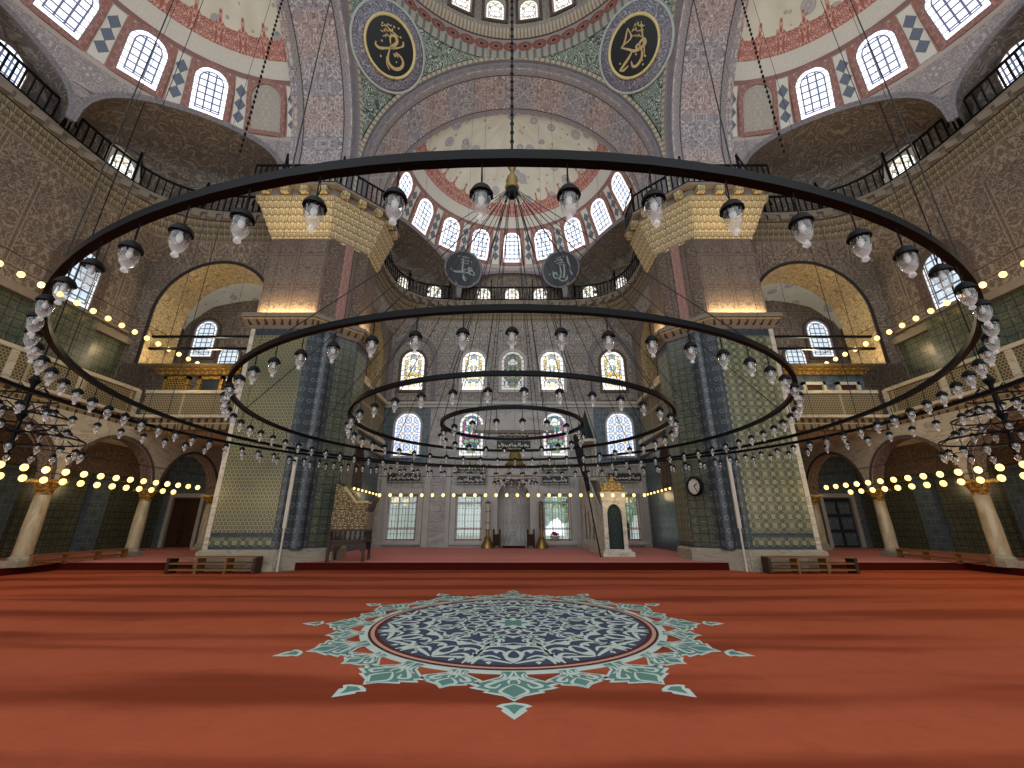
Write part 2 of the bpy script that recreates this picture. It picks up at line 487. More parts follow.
# ------------------------------------------------------------------ mesh builder
class MB:
    def __init__(s): s.v, s.f, s.uv, s.m = [], [], [], []
    def add(s, pts, uvs=None, mi=0):
        i = len(s.v); s.v += [tuple(p) for p in pts]; s.f.append(tuple(range(i, i + len(pts))))
        s.uv.append(uvs); s.m.append(mi)
    def box(s, c, d, mi=0, rot=None, taper=1.):
        x, y, z = d[0] / 2, d[1] / 2, d[2] / 2
        P = [Vector((a * x * (taper if e > 0 else 1), b * y * (taper if e > 0 else 1), e * z)) for e in (-1, 1) for b in (-1, 1) for a in (-1, 1)]
        if rot: P = [rot @ p for p in P]
        P = [p + Vector(c) for p in P]
        for q in ((0, 2, 3, 1), (4, 5, 7, 6), (0, 1, 5, 4), (2, 6, 7, 3), (0, 4, 6, 2), (1, 3, 7, 5)):
            s.add([P[k] for k in q], None, mi)
    def bar(s, a, b, w, h=None, mi=0):
        """box beam from a to b"""
        a, b = Vector(a), Vector(b); d = b - a
        q = d.to_track_quat('Z', 'Y').to_matrix()
        s.box((a + b) / 2, (w, h or w, d.length), mi, q)
    def prism(s, poly, z0, z1, mi=0, poly2=None, caps=True):
        """vertical prism over a counter-clockwise plan"""
        p2 = poly2 or poly; n = len(poly)
        for i in range(n):
            j = (i + 1) % n
            a, b, c, d = poly[i], poly[j], p2[j], p2[i]
            L = math.hypot(b[0] - a[0], b[1] - a[1])
            s.add([(a[0], a[1], z0), (b[0], b[1], z0), (c[0], c[1], z1), (d[0], d[1], z1)], [(0, z0), (L, z0), (L, z1), (0, z1)], mi)
        if caps:
            s.add([(p[0], p[1], z1) for p in p2], None, mi); s.add([(p[0], p[1], z0) for p in reversed(poly)], None, mi)
    def grid(s, fn, nu, nv, uvfn=None, mi=0):
        for i in range(nu):
            for j in range(nv):
                q = [(i / nu, j / nv), ((i + 1) / nu, j / nv), ((i + 1) / nu, (j + 1) / nv), (i / nu, (j + 1) / nv)]
                s.add([fn(*t) for t in q], [uvfn(*t) for t in q] if uvfn else None, mi)
    def lathe(s, prof, n=16, c=(0, 0, 0), mi=0, a0=0., a1=2 * PI):
        for k in range(n):
            t0, t1 = a0 + (a1 - a0) * k / n, a0 + (a1 - a0) * (k + 1) / n
            for (r0, z0), (r1, z1) in zip(prof, prof[1:]):
                pts = [(r0, t0, z0), (r0, t1, z0), (r1, t1, z1), (r1, t0, z1)]
                if r0 < 1e-6: pts = [pts[0], pts[2], pts[3]]
                elif r1 < 1e-6: pts = pts[:3]
                s.add([(c[0] + r * cos(t), c[1] + r * sin(t), c[2] + z) for r, t, z in pts], [(t * max(r0, r1), z) for r, t, z in pts], mi)
    def tube(s, pts, r, n=6, closed=False, mi=0, r1=None):
        pts = [Vector(p) for p in pts]; m = len(pts); rings = []
        for i, p in enumerate(pts):
            a = pts[(i - 1) % m] if closed or i else p
            b = pts[(i + 1) % m] if closed or i < m - 1 else p
            q = (b - a).to_track_quat('Z', 'Y')
            rr = r if r1 is None else r + (r1 - r) * i / (m - 1)
            rings.append([p + q @ Vector((rr * cos(2 * PI * k / n), rr * sin(2 * PI * k / n), 0)) for k in range(n)])
        for i in range(m if closed else m - 1):
            A, B = rings[i], rings[(i + 1) % m]
            for k in range(n):
                s.add([A[k], A[(k + 1) % n], B[(k + 1) % n], B[k]], None, mi)
        if not closed:
            s.add(list(reversed(rings[0])), None, mi); s.add(rings[-1], None, mi)
    def sphere(s, c, r, n=10, m=6, mi=0, sz=1.):
        s.lathe([(r * sin(PI * k / m), -r * sz * cos(PI * k / m)) for k in range(m + 1)], n, c, mi)
    def sheet(s, outer, holes, fn, uvfn=None, mi=0, step=None, flip=False):
        """flat or curved sheet with holes; 2D outlines, fn maps 2D -> 3D"""
        pts, edges = [], []
        if step:
            o2 = []
            for p, q in zip(outer, outer[1:] + outer[:1]):
                k = max(1, math.ceil(max(abs(q[0] - p[0]) / step[0], abs(q[1] - p[1]) / step[1]) - 1e-6))
                o2 += [(p[0] + (q[0] - p[0]) * j / k, p[1] + (q[1] - p[1]) * j / k) for j in range(k)]
            outer = o2
        for loop in [outer] + holes:
            b = len(pts); pts += [Vector(p) for p in loop]
            edges += [(b + i, b + (i + 1) % len(loop)) for i in range(len(loop))]
        if step:
            xs = [p[0] for p in outer]; ys = [p[1] for p in outer]
            x = min(xs) + step[0] * .5
            while x < max(xs):
                y = min(ys) + step[1] * .5
                while y < max(ys):
                    if inside((x, y), outer) and not any(inside((x, y), h) for h in holes): pts.append(Vector((x, y)))
                    y += step[1]
                x += step[0]
        V, E, F, *_ = delaunay_2d_cdt(pts, edges, [], 0, 1e-6)
        for f in F:
            c = sum((V[i] for i in f), Vector((0, 0))) / len(f)
            if not inside(c, outer) or any(inside(c, h) for h in holes): continue
            f = list(f)
            if flip: f.reverse()
            s.add([fn(V[i].x, V[i].y) for i in f], [(uvfn(V[i].x, V[i].y) if uvfn else (V[i].x, V[i].y)) for i in f], mi)
    def reveal(s, loop, fa, fb, mi=0, closed=True):
        """strip between the two mapped copies of an outline"""
        n = len(loop); L = 0
        for i in range(n if closed else n - 1):
            a, b = loop[i], loop[(i + 1) % n]; l = math.hypot(a[0] - b[0], a[1] - b[1])
            pa, pb, qa, qb = Vector(fa(*a)), Vector(fa(*b)), Vector(fb(*a)), Vector(fb(*b))
            d = (qa - pa).length
            s.add([pa, pb, qb, qa], [(L, 0), (L + l, 0), (L + l, d), (L, d)], mi); L += l
    def mesh(s, name, mats, smooth=False):
        me = bpy.data.meshes.new(name); me.from_pydata(s.v, [], s.f)
        ul = me.uv_layers.new(name='UVMap')
        buf = [0.] * (2 * len(me.loops))
        for p, uv, mi in zip(me.polygons, s.uv, s.m):
            p.material_index = mi
            if uv is None:
                nn = p.normal
                ax = max(range(3), key=lambda k: abs(nn[k]))
                o = ((1, 2), (0, 2), (0, 1))[ax]
                uv = [(s.v[i][o[0]], s.v[i][o[1]]) for i in p.vertices]
            for li, t in zip(p.loop_indices, uv): buf[2 * li] = t[0]; buf[2 * li + 1] = t[1]
        ul.data.foreach_set('uv', buf)
        for m in mats: me.materials.append(MATS[m])
        if smooth:
            bm = bmesh.new(); bm.from_mesh(me); bmesh.ops.remove_doubles(bm, verts=bm.verts, dist=1e-4)
            for f in bm.faces: f.smooth = True
            if smooth != True:
                for e in bm.edges:
                    if len(e.link_faces) == 2 and e.calc_face_angle(0) > smooth: e.smooth = False
            bm.to_mesh(me); bm.free()
        me.validate()
        return me
    def build(s, name, mats, parent=None, smooth=False):
        return obj(name, s.mesh(name, [mats] if isinstance(mats, str) else mats, smooth), parent)
def inside(p, poly):
    x, y = p[0], p[1]; r = False; j = len(poly) - 1
    for i in range(len(poly)):
        a, b = poly[i], poly[j]
        if (a[1] > y) != (b[1] > y) and x < (b[0] - a[0]) * (y - a[1]) / (b[1] - a[1]) + a[0]: r = not r
        j = i
    return r
def obj(name, me, parent=None, loc=None, rot=None):
    o = bpy.data.objects.new(name, me); COL.objects.link(o)
    if parent: o.parent = parent
    if loc: o.location = loc
    if rot: o.rotation_euler = rot
    return o
def tag(o, label=None, cat=None, group=None, kind=None):
    if label: o['label'] = label
    if cat: o['category'] = cat
    if group: o['group'] = group
    if kind: o['kind'] = kind
    return o
def thing(name, label, cat, loc=(0, 0, 0), rot=None, group=None, kind=None):
    return tag(obj(name, None, None, loc, rot), label, cat, group, kind)
def struct(mb, name, mats, label, cat='wall', smooth=False):
    return tag(mb.build(name, mats, None, smooth), label, cat, None, 'structure')
def copy_tree(o, parent=None):
    c = o.copy(); COL.objects.link(c)
    if parent: c.parent = parent
    for ch in list(o.children): copy_tree(ch, c)
    return c
def rect(x0, x1, y0, y1): return [(x0, y0), (x1, y0), (x1, y1), (x0, y1)]
def archloop(cx, hw, z0, spring, n=16, rise=1.):
    """outline of an arch-headed opening, counter-clockwise"""
    return [(cx - hw, z0), (cx + hw, z0)] + [(cx + hw * cos(PI * k / n), spring + hw * rise * sin(PI * k / n)) for k in range(n + 1)]
SIDES = ((-1, 'left'), (1, 'right'))

# ------------------------------------------------------------------ dimensions (metres, floor z = 0, camera at the origin)
CY = 7.8                       # dome axis
A, ZS = 7.4, 17.7              # half-span of the great arches, springing height
PY0, PY1 = 15.4, 18.1          # front and back of the far piers
XB = 10.5                      # inner end of the side arches
RS = 7.1                       # radius of the semi-domes
ZW = 15.9                      # walkway level
YB = 25.0                      # back wall
XS = 17.5                      # upper side walls
XG = 16.2                      # gallery front
PLAT = .25

# ------------------------------------------------------------------ floor
m = MB(); m.sheet(rect(-22, 22, -7, YB), [], lambda x, y: (x, y, 0), step=(2, 2))
struct(m, 'floor', 'carpet', 'wide red carpet with darker worn prayer rows', 'floor')
m = MB(); m.box((0, (15.8 + YB) / 2, PLAT / 2), (48, YB - 15.8, PLAT))
for f, i in ((2, 1),): m.m[f] = i
struct(m, 'floor_platform', ['carpet_platform', 'carpet_riser'], 'raised rose-red carpeted platform along the far wall', 'platform')
for sg, nm in SIDES:
    m = MB(); m.box((sg * 19.2, 4.4, .11), (6.2, 22.8, .22)); m.m[4 if sg > 0 else 5] = 1
    struct(m, 'floor_aisle_' + nm, ['carpet_platform', 'carpet_riser'], 'raised red carpeted aisle floor behind the %s arcade' % nm, 'platform')

# ------------------------------------------------------------------ vaults
def arch_pts(r, n=40, z0=ZW):
    """stilted semicircle: (offset, z) from one springing to the other, with arc length"""
    P = [(r, z0)] + [(r * cos(PI * k / n), ZS + r * sin(PI * k / n)) for k in range(n + 1)] + [(-r, z0)]
    L = [0]
    for a, b in zip(P, P[1:]): L.append(L[-1] + math.hypot(a[0] - b[0], a[1] - b[1]))
    return P, L
def arch_strip(m, ra, da, rb, db, mp, mi):
    Pa, L = arch_pts(ra); Pb, _ = arch_pts(rb)
    w = math.hypot(da - db, ra - rb)
    for i in range(len(Pa) - 1):
        m.add([mp(*Pa[i], da), mp(*Pa[i + 1], da), mp(*Pb[i + 1], db), mp(*Pb[i], db)], [(L[i], 0), (L[i + 1], 0), (L[i + 1], w), (L[i], w)], mi)
ORI = {'far': lambda o, z, d: (o, CY + A + d, z), 'left': lambda o, z, d: (-A - d, CY + o, z), 'right': lambda o, z, d: (A + d, CY - o, z)}
for nm, mp in ORI.items():
    depth = PY1 - (CY + A) if nm == 'far' else XB - A
    m = MB()
    arch_strip(m, A + .16, -.1, A - .0, -.1, mp, 1)        # dark edge line
    arch_strip(m, A, -.14, A - .14, -.06, mp, 0)           # gilded bead
    arch_strip(m, A - .14, -.06, A - .14, .1, mp, 2)
    arch_strip(m, A - .14, .1, A - .38, .22, mp, 2)
    arch_strip(m, A - .38, .22, A - .38, depth, mp, 3)
    arch_strip(m, A + .16, -.1, A + .16, depth, mp, 2)
    struct(m, 'arch_ceiling_' + nm, ['moulding', 'moulding_dark', 'moulding_grey', 'soffit_paint'],
           'great round %s arch with pink and grey painted underside' % nm, 'arch', .6)

def semi_pt(c, ang0):
    def pt(ph, h, r=RS):      # ph azimuth from the axis, h arc height above the walkway
        st = ZS - ZW
        if h <= st: rr, z = r, ZW + h
        else:
            e = min((h - st) / RS, PI / 2); rr, z = r * cos(e), ZS + r * sin(e)
        return (c[0] + rr * cos(ang0 + ph), c[1] + rr * sin(ang0 + ph), z)
    return pt
SEMI = {'far': ((0, PY1), PI / 2), 'left': ((-XB, CY), PI), 'right': ((XB, CY), 0)}
HMAX = ZS - ZW + RS * PI / 2
SPT = {k: semi_pt(*v) for k, v in SEMI.items()}
SUPP = {'far': (6.5, 7.5), 'left': (6.75, 8.5), 'right': (6.75, 8.5)}
WREC = {'far': (6.9, 8.0), 'left': (7.0, 9.2), 'right': (7.0, 9.2)}
def sup(nm, ph):
    """plan radius of the walkway edge: a rounded rectangle"""
    a_, b_ = SUPP[nm]
    return ((abs(cos(ph)) / a_) ** 5 + (abs(sin(ph)) / b_) ** 5) ** -.2
def back_r(nm, ph): return sup(nm, ph) + .85
for nm, pt in SPT.items():
    holes = []
    for pc, hw, hh in ((math.radians(-60.5), .5, 3.1), (0, .515, 2.5), (math.radians(60.5), .5, 3.1)):
        holes.append([(pc + hw * cos(PI * k / 20), max(0., hh * max(sin(PI * k / 20), 0.) ** .8)) for k in range(21)])
        holes[-1][0] = (pc + hw, 0.); holes[-1][-1] = (pc - hw, 0.)
    m = MB()
    outl = [(-PI / 2, 0)] + [p for hl in holes for p in reversed(hl)] + [(PI / 2, 0), (PI / 2, HMAX), (-PI / 2, HMAX)]
    m.sheet(outl, [], lambda a, b: pt(a, b), lambda a, b: (a * RS, b), step=(.1, .35))
    for hl in holes:
        pc = (hl[0][0] + hl[-1][0]) / 2; top = max(p[1] for p in hl)
        def dome(a, b, k):
            r1 = max(back_r(nm, a), RS + .25); f = sin(k * PI / 2)
            p = Vector(pt(a, b)); q = Vector(pt(a, .1, r1)); q.z = ZW + b * .86
            o = p.lerp(q, f); o.z = p.z + (q.z - p.z) * k * k
            return tuple(o)
        for k in range(6):
            m.reveal(hl, lambda a, b, k=k: dome(a, b, k / 6), lambda a, b, k=k: dome(a, b, (k + 1) / 6), 1, False)
        m.sheet(hl, [], lambda a, b: dome(a, b, 1), lambda a, b: (a * 9, b), 1, step=(.1, .5))
        up = [(pc + (a - pc) * 1.06, b * 1.08) for a, b in hl]
        for i in range(len(hl) - 1):
            m.add([pt(*hl[i], RS - .1), pt(*hl[i + 1], RS - .1), pt(*up[i + 1], RS - .1), pt(*up[i], RS - .1)], [(i * .4, 0), (i * .4 + .4, 0), (i * .4 + .4, .3), (i * .4, .3)], 2)
            m.add([pt(*hl[i], RS - .1), pt(*hl[i + 1], RS - .1), pt(*hl[i + 1], RS + .02), pt(*hl[i], RS + .02)], None, 2)
    for k in range(60):
        p0, p1 = -PI / 2 + PI * k / 60, -PI / 2 + PI * (k + 1) / 60
        q = [pt(p0, 0, max(back_r(nm, p0), RS + .25) + .03), pt(p1, 0, max(back_r(nm, p1), RS + .25) + .03)]
        m.add([q[0], q[1], (q[1][0], q[1][1], ZW + 1.6), (q[0][0], q[0][1], ZW + 1.6)], [(p0 * 8, 0), (p1 * 8, 0), (p1 * 8, 1.6), (p0 * 8, 1.6)], 1)
    struct(m, 'semi_dome_ceiling_' + nm, ['semi_dome_paint', 'painted_recess', 'moulding_grey'],
           '%s half dome painted cream with a red garland above its windows' % nm, 'half dome', .9)

# pendentives
RP = A * 2 ** .5
for sx, sy, nm in ((-1, 1, 'left'), (1, 1, 'right'), (-1, -1, 'rear_left'), (1, -1, 'rear_right')):
    m = MB(); N = 36
    def pend(s, t):
        z = ZS + A * t
        r = math.sqrt(max(RP * RP - (z - ZS) ** 2, 0))
        lo = math.acos(min(A / r, 1)); hi = PI / 2 - lo
        ph = lo + (hi - lo) * s
        return (sx * r * cos(ph), CY + sy * r * sin(ph), z)
    m.grid(pend, N, N)
    if sy < 0 : lab = 'rear green painted pendentive on the %s' % nm[5:]
    else: lab = 'triangular green pendentive with white scrolls above the %s pier' % nm
    struct(m, 'pendentive_ceiling_' + nm, 'pendentive_paint', lab, 'vault', True)
# dome: moulded ring, drum and shell
ZD = ZS + A
m = MB()
prof = [(A + .02, -.15), (A - .12, -.1), (A - .12, .35), (A + .05, .5), (A + .05, 1.5), (A - .25, 1.62), (A - .35, 2.05), (A - .1, 2.15), (A - .1, 2.2)]
v = 0; n = 96
for k in range(n):
    t0, t1 = 2 * PI * k / n, 2 * PI * (k + 1) / n; v = 0
    pr = prof + [((A - .1) * cos(e), 2.2 + (A - .1) * 1.02 * sin(e)) for e in [PI / 2 * j / 14 for j in range(1, 15)]]
    for (r0, z0), (r1, z1) in zip(pr, pr[1:]):
        L = math.hypot(r1 - r0, z1 - z0)
        m.add([(r0 * cos(t0), CY + r0 * sin(t0), ZD + z0), (r0 * cos(t1), CY + r0 * sin(t1), ZD + z0), (r1 * cos(t1), CY + r1 * sin(t1), ZD + z1), (r1 * cos(t0), CY + r1 * sin(t0), ZD + z1)],
              [(t0 * A, v), (t1 * A, v), (t1 * A, v + L), (t0 * A, v + L)])
        v += L
struct(m, 'main_dome_ceiling', 'dome_paint', 'base of the great central dome with red and white ornament ring', 'dome', .5)

# ------------------------------------------------------------------ windows
WN = [0]
WMESH = {}
def window(loc, rotz, w, h, pane, sur, label, tilt=0., proud=.07, sw=.16, bars=0):
    """arch-headed leaded window: surround + pane + iron bars"""
    key = (w, h, pane, sur, sw, bars)
    if key not in WMESH:
        hw = w / 2; sp = h - hw
        inn = archloop(0, hw, 0, sp); out = archloop(0, hw + sw, -sw, sp)
        a = MB()
        a.sheet(out, [inn], lambda x, z: (x, -proud, z)); a.reveal(out, lambda x, z: (x, -proud, z), lambda x, z: (x, .12, z))
        a.reveal(inn, lambda x, z: (x, -proud, z), lambda x, z: (x, .02, z))
        b = MB(); b.sheet(inn, [], lambda x, z: (x, -.012, z))
        g = None
        if bars:
            g = MB()
            for k in range(1, bars + 1):
                z = sp * k / bars
                g.box((0, -.04, z), (w, .025, .03))
            for x in (-hw * .36, hw * .36): g.box((x, -.04, sp * .5 + .1), (.025, .025, sp + .5))
        WMESH[key] = (a.mesh('window_surround', [sur]), b.mesh('window_pane', [pane]), g.mesh('window_bars', ['black_iron']) if g else None)
    a, b, g = WMESH[key]
    WN[0] += 1
    o = obj('window_%d' % WN[0], a, None, loc, None)
    o.rotation_euler = (Matrix.Rotation(rotz, 3, 'Z') @ Matrix.Rotation(tilt, 3, 'X')).to_euler()
    tag(o, label, 'window', None, 'structure')
    obj('pane', b, o)
    if g: obj('bars', g, o)
    return o
ORD = ['first', 'second', 'third', 'fourth', 'fifth', 'sixth', 'seventh', 'eighth', 'ninth', 'tenth', 'eleventh', 'twelfth']
for nm, (c, a0) in SEMI.items():
    pt = SPT[nm]
    for i in range(9):
        dg = (i - 4) * 20
        ph = math.radians(dg); h0 = 3.3
        p = Vector(pt(ph, h0, RS - .05)); q = Vector(pt(ph, h0 + 2.15, RS - .05))
        d = q - p
        tilt = math.atan2(math.hypot(d.x, d.y), d.z)
        yaw = a0 + ph - PI / 2
        blind = nm != 'far' and abs(dg) == 80
        side = {'far': 'far', 'left': 'left', 'right': 'right'}[nm]
        lab = '%s arched leaded window of the %s half dome counted clockwise' % (ORD[8 - i], side)
        if blind: lab = 'blind grey arched niche at the %s end of the %s half dome' % ('near' if (dg > 0) == (nm == 'left') else 'far', side)
        window(p, yaw, 1.3, 2.15, 'blind_niche' if blind else 'pane_leaded', 'surround_red', lab, tilt, sw=.2)
    lows = ((-68, 1.0), (-51, 1.0), (-38, 1.0), (-15.6, 1.0), (0, 1.05), (15.6, 1.0), (38, 1.0), (51, 1.0), (68, 1.0)) if nm == 'far' else ((-43, 1.45), (-17, 1.25), (17, 1.25), (43, 1.45))
    for i, (dg, ww) in enumerate(lows):
        ph = math.radians(dg); r = max(back_r(nm, ph), RS + .25) - .12
        p = (c[0] + r * cos(a0 + ph), c[1] + r * sin(a0 + ph), ZW + .12)
        e = .02; r2 = max(back_r(nm, ph + e), RS + .25) - .12
        q = (c[0] + r2 * cos(a0 + ph + e), c[1] + r2 * sin(a0 + ph + e))
        yaw = math.atan2(q[1] - p[1], q[0] - p[0]) + PI
        window(p, yaw, ww, 1.35 if nm == 'far' else 1.7, 'pane_small' if nm == 'far' or abs(dg) > 30 else 'pane_leaded', 'surround_dark',
               '%s small arched window behind the %s walkway railing, counted clockwise' % (ORD[len(lows) - 1 - i], nm), sw=.1)
# dome windows
for i in range(24):
    ph = 2 * PI * (i + .5) / 24 + PI / 2
    e = .06
    rr, zz = (A - .16) * cos(e), ZD + 2.25 + (A - .1) * 1.02 * sin(e)
    if sin(ph) < .3: continue
    window((rr * cos(ph), CY + rr * sin(ph), zz), ph - PI / 2, 1.15, 1.7, 'pane_small', 'surround_dark',
           'window at the foot of the main dome, %s from the left' % ORD[max(0, min(11, int((math.degrees(ph) - 90 - 7.5) / -15 + 5)))] if False else 'arched window %d degrees round the foot of the main dome' % round(math.degrees(ph) - 90), .18, sw=.16)

# ------------------------------------------------------------------ piers
def pier_poly(d, sg, back=0.):
    P = [(-10.8 - d, PY0 - d), (-8.25 + .414 * d, PY0 - d), (-6.9 + d, 16.75 - .414 * d), (-6.9 + d, PY1 + back), (-10.8 - d, PY1 + back)]
    return P if sg < 0 else [(-x, y) for x, y in reversed(P)]
def offset_faces(sg): ...
for sg, nm in SIDES:
    t = thing('pier', 'massive tiled stone pier at the %s of the platform' % nm, 'pier', (sg * 8.85, 16.75, 0))
    T = Matrix.Translation((-sg * 8.85, -16.75, 0))
    def part(mb, name, mats, smooth=False):
        o = mb.build(name, mats, t, smooth); o.data.transform(T); return o
    m = MB(); m.prism(pier_poly(.12, sg), 0, .62); m.prism(pier_poly(.12, sg), .62, .7, 0, pier_poly(.02, sg)); part(m, 'plinth', 'plinth_stone')
    m = MB(); m.prism(pier_poly(0, sg), .7, 9.2); part(m, 'tiled_shaft', 'border_tiles')
    # tiled fields, standing slightly proud of the border
    tile = 'hex_tiles' if sg < 0 else 'floral_tiles'
    def slab(a, b, z0, z1, th, mat, name):
        (ax, ay), (bx, by) = a, b
        L = math.hypot(bx - ax, by - ay); nx, ny = (by - ay) / L, -(bx - ax) / L
        mb = MB(); mb.prism([(ax, ay), (ax + nx * th, ay + ny * th), (bx + nx * th, by + ny * th), (bx, by)], z0, z1)
        # make the plan counter-clockwise
        return part(mb, name, mat)
    def lerp(a, b, k): return (a[0] + (b[0] - a[0]) * k, a[1] + (b[1] - a[1]) * k)
    P = pier_poly(0, -1); mir = (lambda p: p) if sg < 0 else (lambda p: (-p[0], p[1]))
    def sl(i, j, k0, k1, z0, z1, th, mat, name):
        a, b = lerp(P[i], P[j], k0), lerp(P[i], P[j], k1)
        a, b = (a, b) if sg < 0 else (mir(b), mir(a))
        return slab(a, b, z0, z1, th, mat, name)
    sl(0, 1, .07, .93, 1.25, 8.9, .025, tile, 'front_tile_field')
    sl(0, 1, .0, .07, .7, 9.2, .035, 'pale_marble', 'corner_strip')
    sl(0, 1, .07, .93, .85, 1.1, .025, 'floral_tiles', 'lower_tile_border')
    sl(2, 3, .06, .94, .9, 8.9, .025, 'floral_tiles', 'inner_tile_field')
    sl(1, 2, .55, .98, .75, 9.1, .025, 'green_tiles', 'corner_tile_field')
    # engaged corner column
    mb = MB(); c = lerp(P[1], P[2], .33); c = mir(c)
    mb.lathe([(.26, .7), (.26, 9.0), (.34, 9.15)], 12, (c[0], c[1], 0)); part(mb, 'corner_column', 'border_tiles', True)
    m = MB()
    m.prism(pier_poly(.05, sg), 9.2, 9.32, 0, pier_poly(.14, sg)); m.prism(pier_poly(.14, sg), 9.32, 9.62, 1, pier_poly(.3, sg)); m.prism(pier_poly(.34, sg), 9.62, 9.8, 0)
    part(m, 'string_cornice', ['ledge_stone', 'dentil_band'])
    m = MB(); m.prism(pier_poly(-.03, sg), 9.8, 15.9); part(m, 'painted_shaft', 'painted_pier')
    sl(1, 2, .04, .26, 9.8, 13.9, .04, 'painted_dark', 'corner_pilaster'); sl(1, 2, .4, .6, 9.8, 13.9, .06, 'surround_red', 'corner_pilaster'); sl(1, 2, .74, .96, 9.8, 13.9, .04, 'painted_dark', 'corner_pilaster')
    m = MB(); z = 13.7
    for k in range(6):
        d0, d1 = .02 + .11 * k, .02 + .11 * (k + 1)
        m.prism(pier_poly(d0, sg), z, z + .26, 0, pier_poly(d1 - .03, sg)); m.prism(pier_poly(d1, sg), z + .26, z + .3, 0); z += .3
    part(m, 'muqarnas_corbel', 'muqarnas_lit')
    m = MB(); z0 = z
    m.prism(pier_poly(.62, sg), z0, z0 + .36); m.prism(pier_poly(.95, sg), z0 + .36, z0 + .5)
    part(m, 'cornice_slab', 'ledge_stone')
    Q = pier_poly(.62, sg)
    for i in range(len(Q)):
        a, b = Q[i], Q[(i + 1) % len(Q)]
        L = math.hypot(b[0] - a[0], b[1] - a[1]); n = max(1, round(L / .85))
        if min(a[1], b[1]) > PY1 - .1: continue
        dx, dy = (b[0] - a[0]) / L, (b[1] - a[1]) / L
        for k in range(n):
            s = (k + .5) / n
            mb = MB(); x, y = a[0] + (b[0] - a[0]) * s + dy * .14, a[1] + (b[1] - a[1]) * s - dx * .14
            R = Matrix.Rotation(math.atan2(dy, dx), 3, 'Z')
            mb.box((x, y, z0 + .2), (.34, .3, .28), 0, R); mb.box((x + dy * .1, y - dx * .1, z0 + .3), (.28, .14, .1), 0, R)
            part(mb, 'bracket', 'muqarnas_lit')

# ------------------------------------------------------------------ ledges under the half domes (walkways on corbelled tiers)
def ledge(nm):
    c, a0 = SEMI[nm]
    m = MB(); dpt, hx = WREC[nm]
    def plan(ph, k, r=None):        # k = 0 walkway edge, 1 = wall
        t = min(dpt / max(cos(ph), 1e-6), hx / max(abs(sin(ph)), 1e-6))
        r = sup(nm, ph) * (1 - k) + t * k if r is None else r
        return (c[0] + r * cos(a0 + ph), c[1] + r * sin(a0 + ph))
    tiers = [(-.08, ZW - .16, -.08, ZW, 1), (.0, ZW - .5, .02, ZW - .16, 1), (.14, ZW - .8, .06, ZW - .55, 0), (.28, ZW - 1.1, .18, ZW - .8, 0), (.42, ZW - 1.4, .3, ZW - 1.1, 0), (.46, ZW - 1.5, .46, ZW - 1.4, 1), (1.0, ZW - 2.35, .5, ZW - 1.5, 2)]
    n = 96; prev = None
    for kb, zb, kt, zt, mi in tiers:
        L = 0
        for i in range(n):
            p0, p1 = -PI / 2 + PI * i / n, -PI / 2 + PI * (i + 1) / n
            a, b = plan(p0, kb), plan(p1, kb); e, f = plan(p1, kt), plan(p0, kt)
            l = math.hypot(e[0] - f[0], e[1] - f[1])
            h = zt - zb
            m.add([(*a, zb), (*b, zb), (*e, zt), (*f, zt)], [(L, 0), (L + l, 0), (L + l, h), (L, h)], mi)
            if prev is not None:
                a2, b2 = plan(p0, prev), plan(p1, prev)
                m.add([(*f, zt), (*e, zt), (*b2, zt), (*a2, zt)], [(L, 0), (L + l, 0), (L + l, .1), (L, .1)], 1)
            L += l
        prev = kb
    for i in range(n):      # the walkway floor
        p0, p1 = -PI / 2 + PI * i / n, -PI / 2 + PI * (i + 1) / n
        q0, q1 = sup(nm, p0) + 1.6, sup(nm, p1) + 1.6
        m.add([(*plan(p0, -.08), ZW), (*plan(p1, -.08), ZW), (*plan(p1, 0, q1), ZW), (*plan(p0, 0, q0), ZW)], None, 1)
    for k in range(46):     # corbel stones under the edge
        ph = -PI / 2 + PI * (k + .5) / 46
        x, y = plan(ph, -.03)
        m.box((x, y, ZW - .33), (.3, .36, .26), 1, Matrix.Rotation(a0 + ph, 3, 'Z'))
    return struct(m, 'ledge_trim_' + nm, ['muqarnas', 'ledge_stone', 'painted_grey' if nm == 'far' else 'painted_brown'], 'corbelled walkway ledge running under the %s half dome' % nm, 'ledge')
for nm in SEMI: ledge(nm)

# ------------------------------------------------------------------ back wall
RW = [(-6.4, 1.75), (-2.5, 1.55), (2.65, 1.55), (6.7, 1.55)]
m = MB()
holes = [rect(x - w / 2, x + w / 2, .62, 3.12) for x, w in RW]
mih = archloop(.1, .95, PLAT, 2.9, 14, 1.15)
doorhole = [rect(-19.9, -18.2, PLAT, 2.95), rect(18.2, 19.9, PLAT, 2.95)]
mk = lambda y: (lambda x, z: (x, y, z))
m.sheet(rect(-8.0, 8.0, 0, 4.5), holes + [mih], mk(YB), mi=0)
m.sheet(rect(-8.0, 8.0, 4.5, 8.6), [], mk(YB), mi=0)
m.sheet(rect(-8.0, 8.0, 8.6, ZW - .1), [], mk(YB), mi=1)
for s in (-1, 1):
    o = rect(s * 8, s * 21, 0, 5.6) if s > 0 else rect(-21, -8, 0, 5.6)
    m.sheet(o, [h for h in doorhole if inside(((h[0][0] + h[1][0]) / 2, 1), o)], mk(YB), mi=2)
    m.sheet(rect(8, 24, 5.6, 8.3) if s > 0 else rect(-24, -8, 5.6, 8.3), [], mk(YB), mi=3)
    m.sheet(rect(8, 24, 8.3, 18) if s > 0 else rect(-24, -8, 8.3, 18), [], mk(YB), mi=4)
for h in holes: m.reveal(h, mk(YB), mk(YB + .5), 5)
for h in doorhole: m.reveal(h, mk(YB), mk(YB + .3), 5)
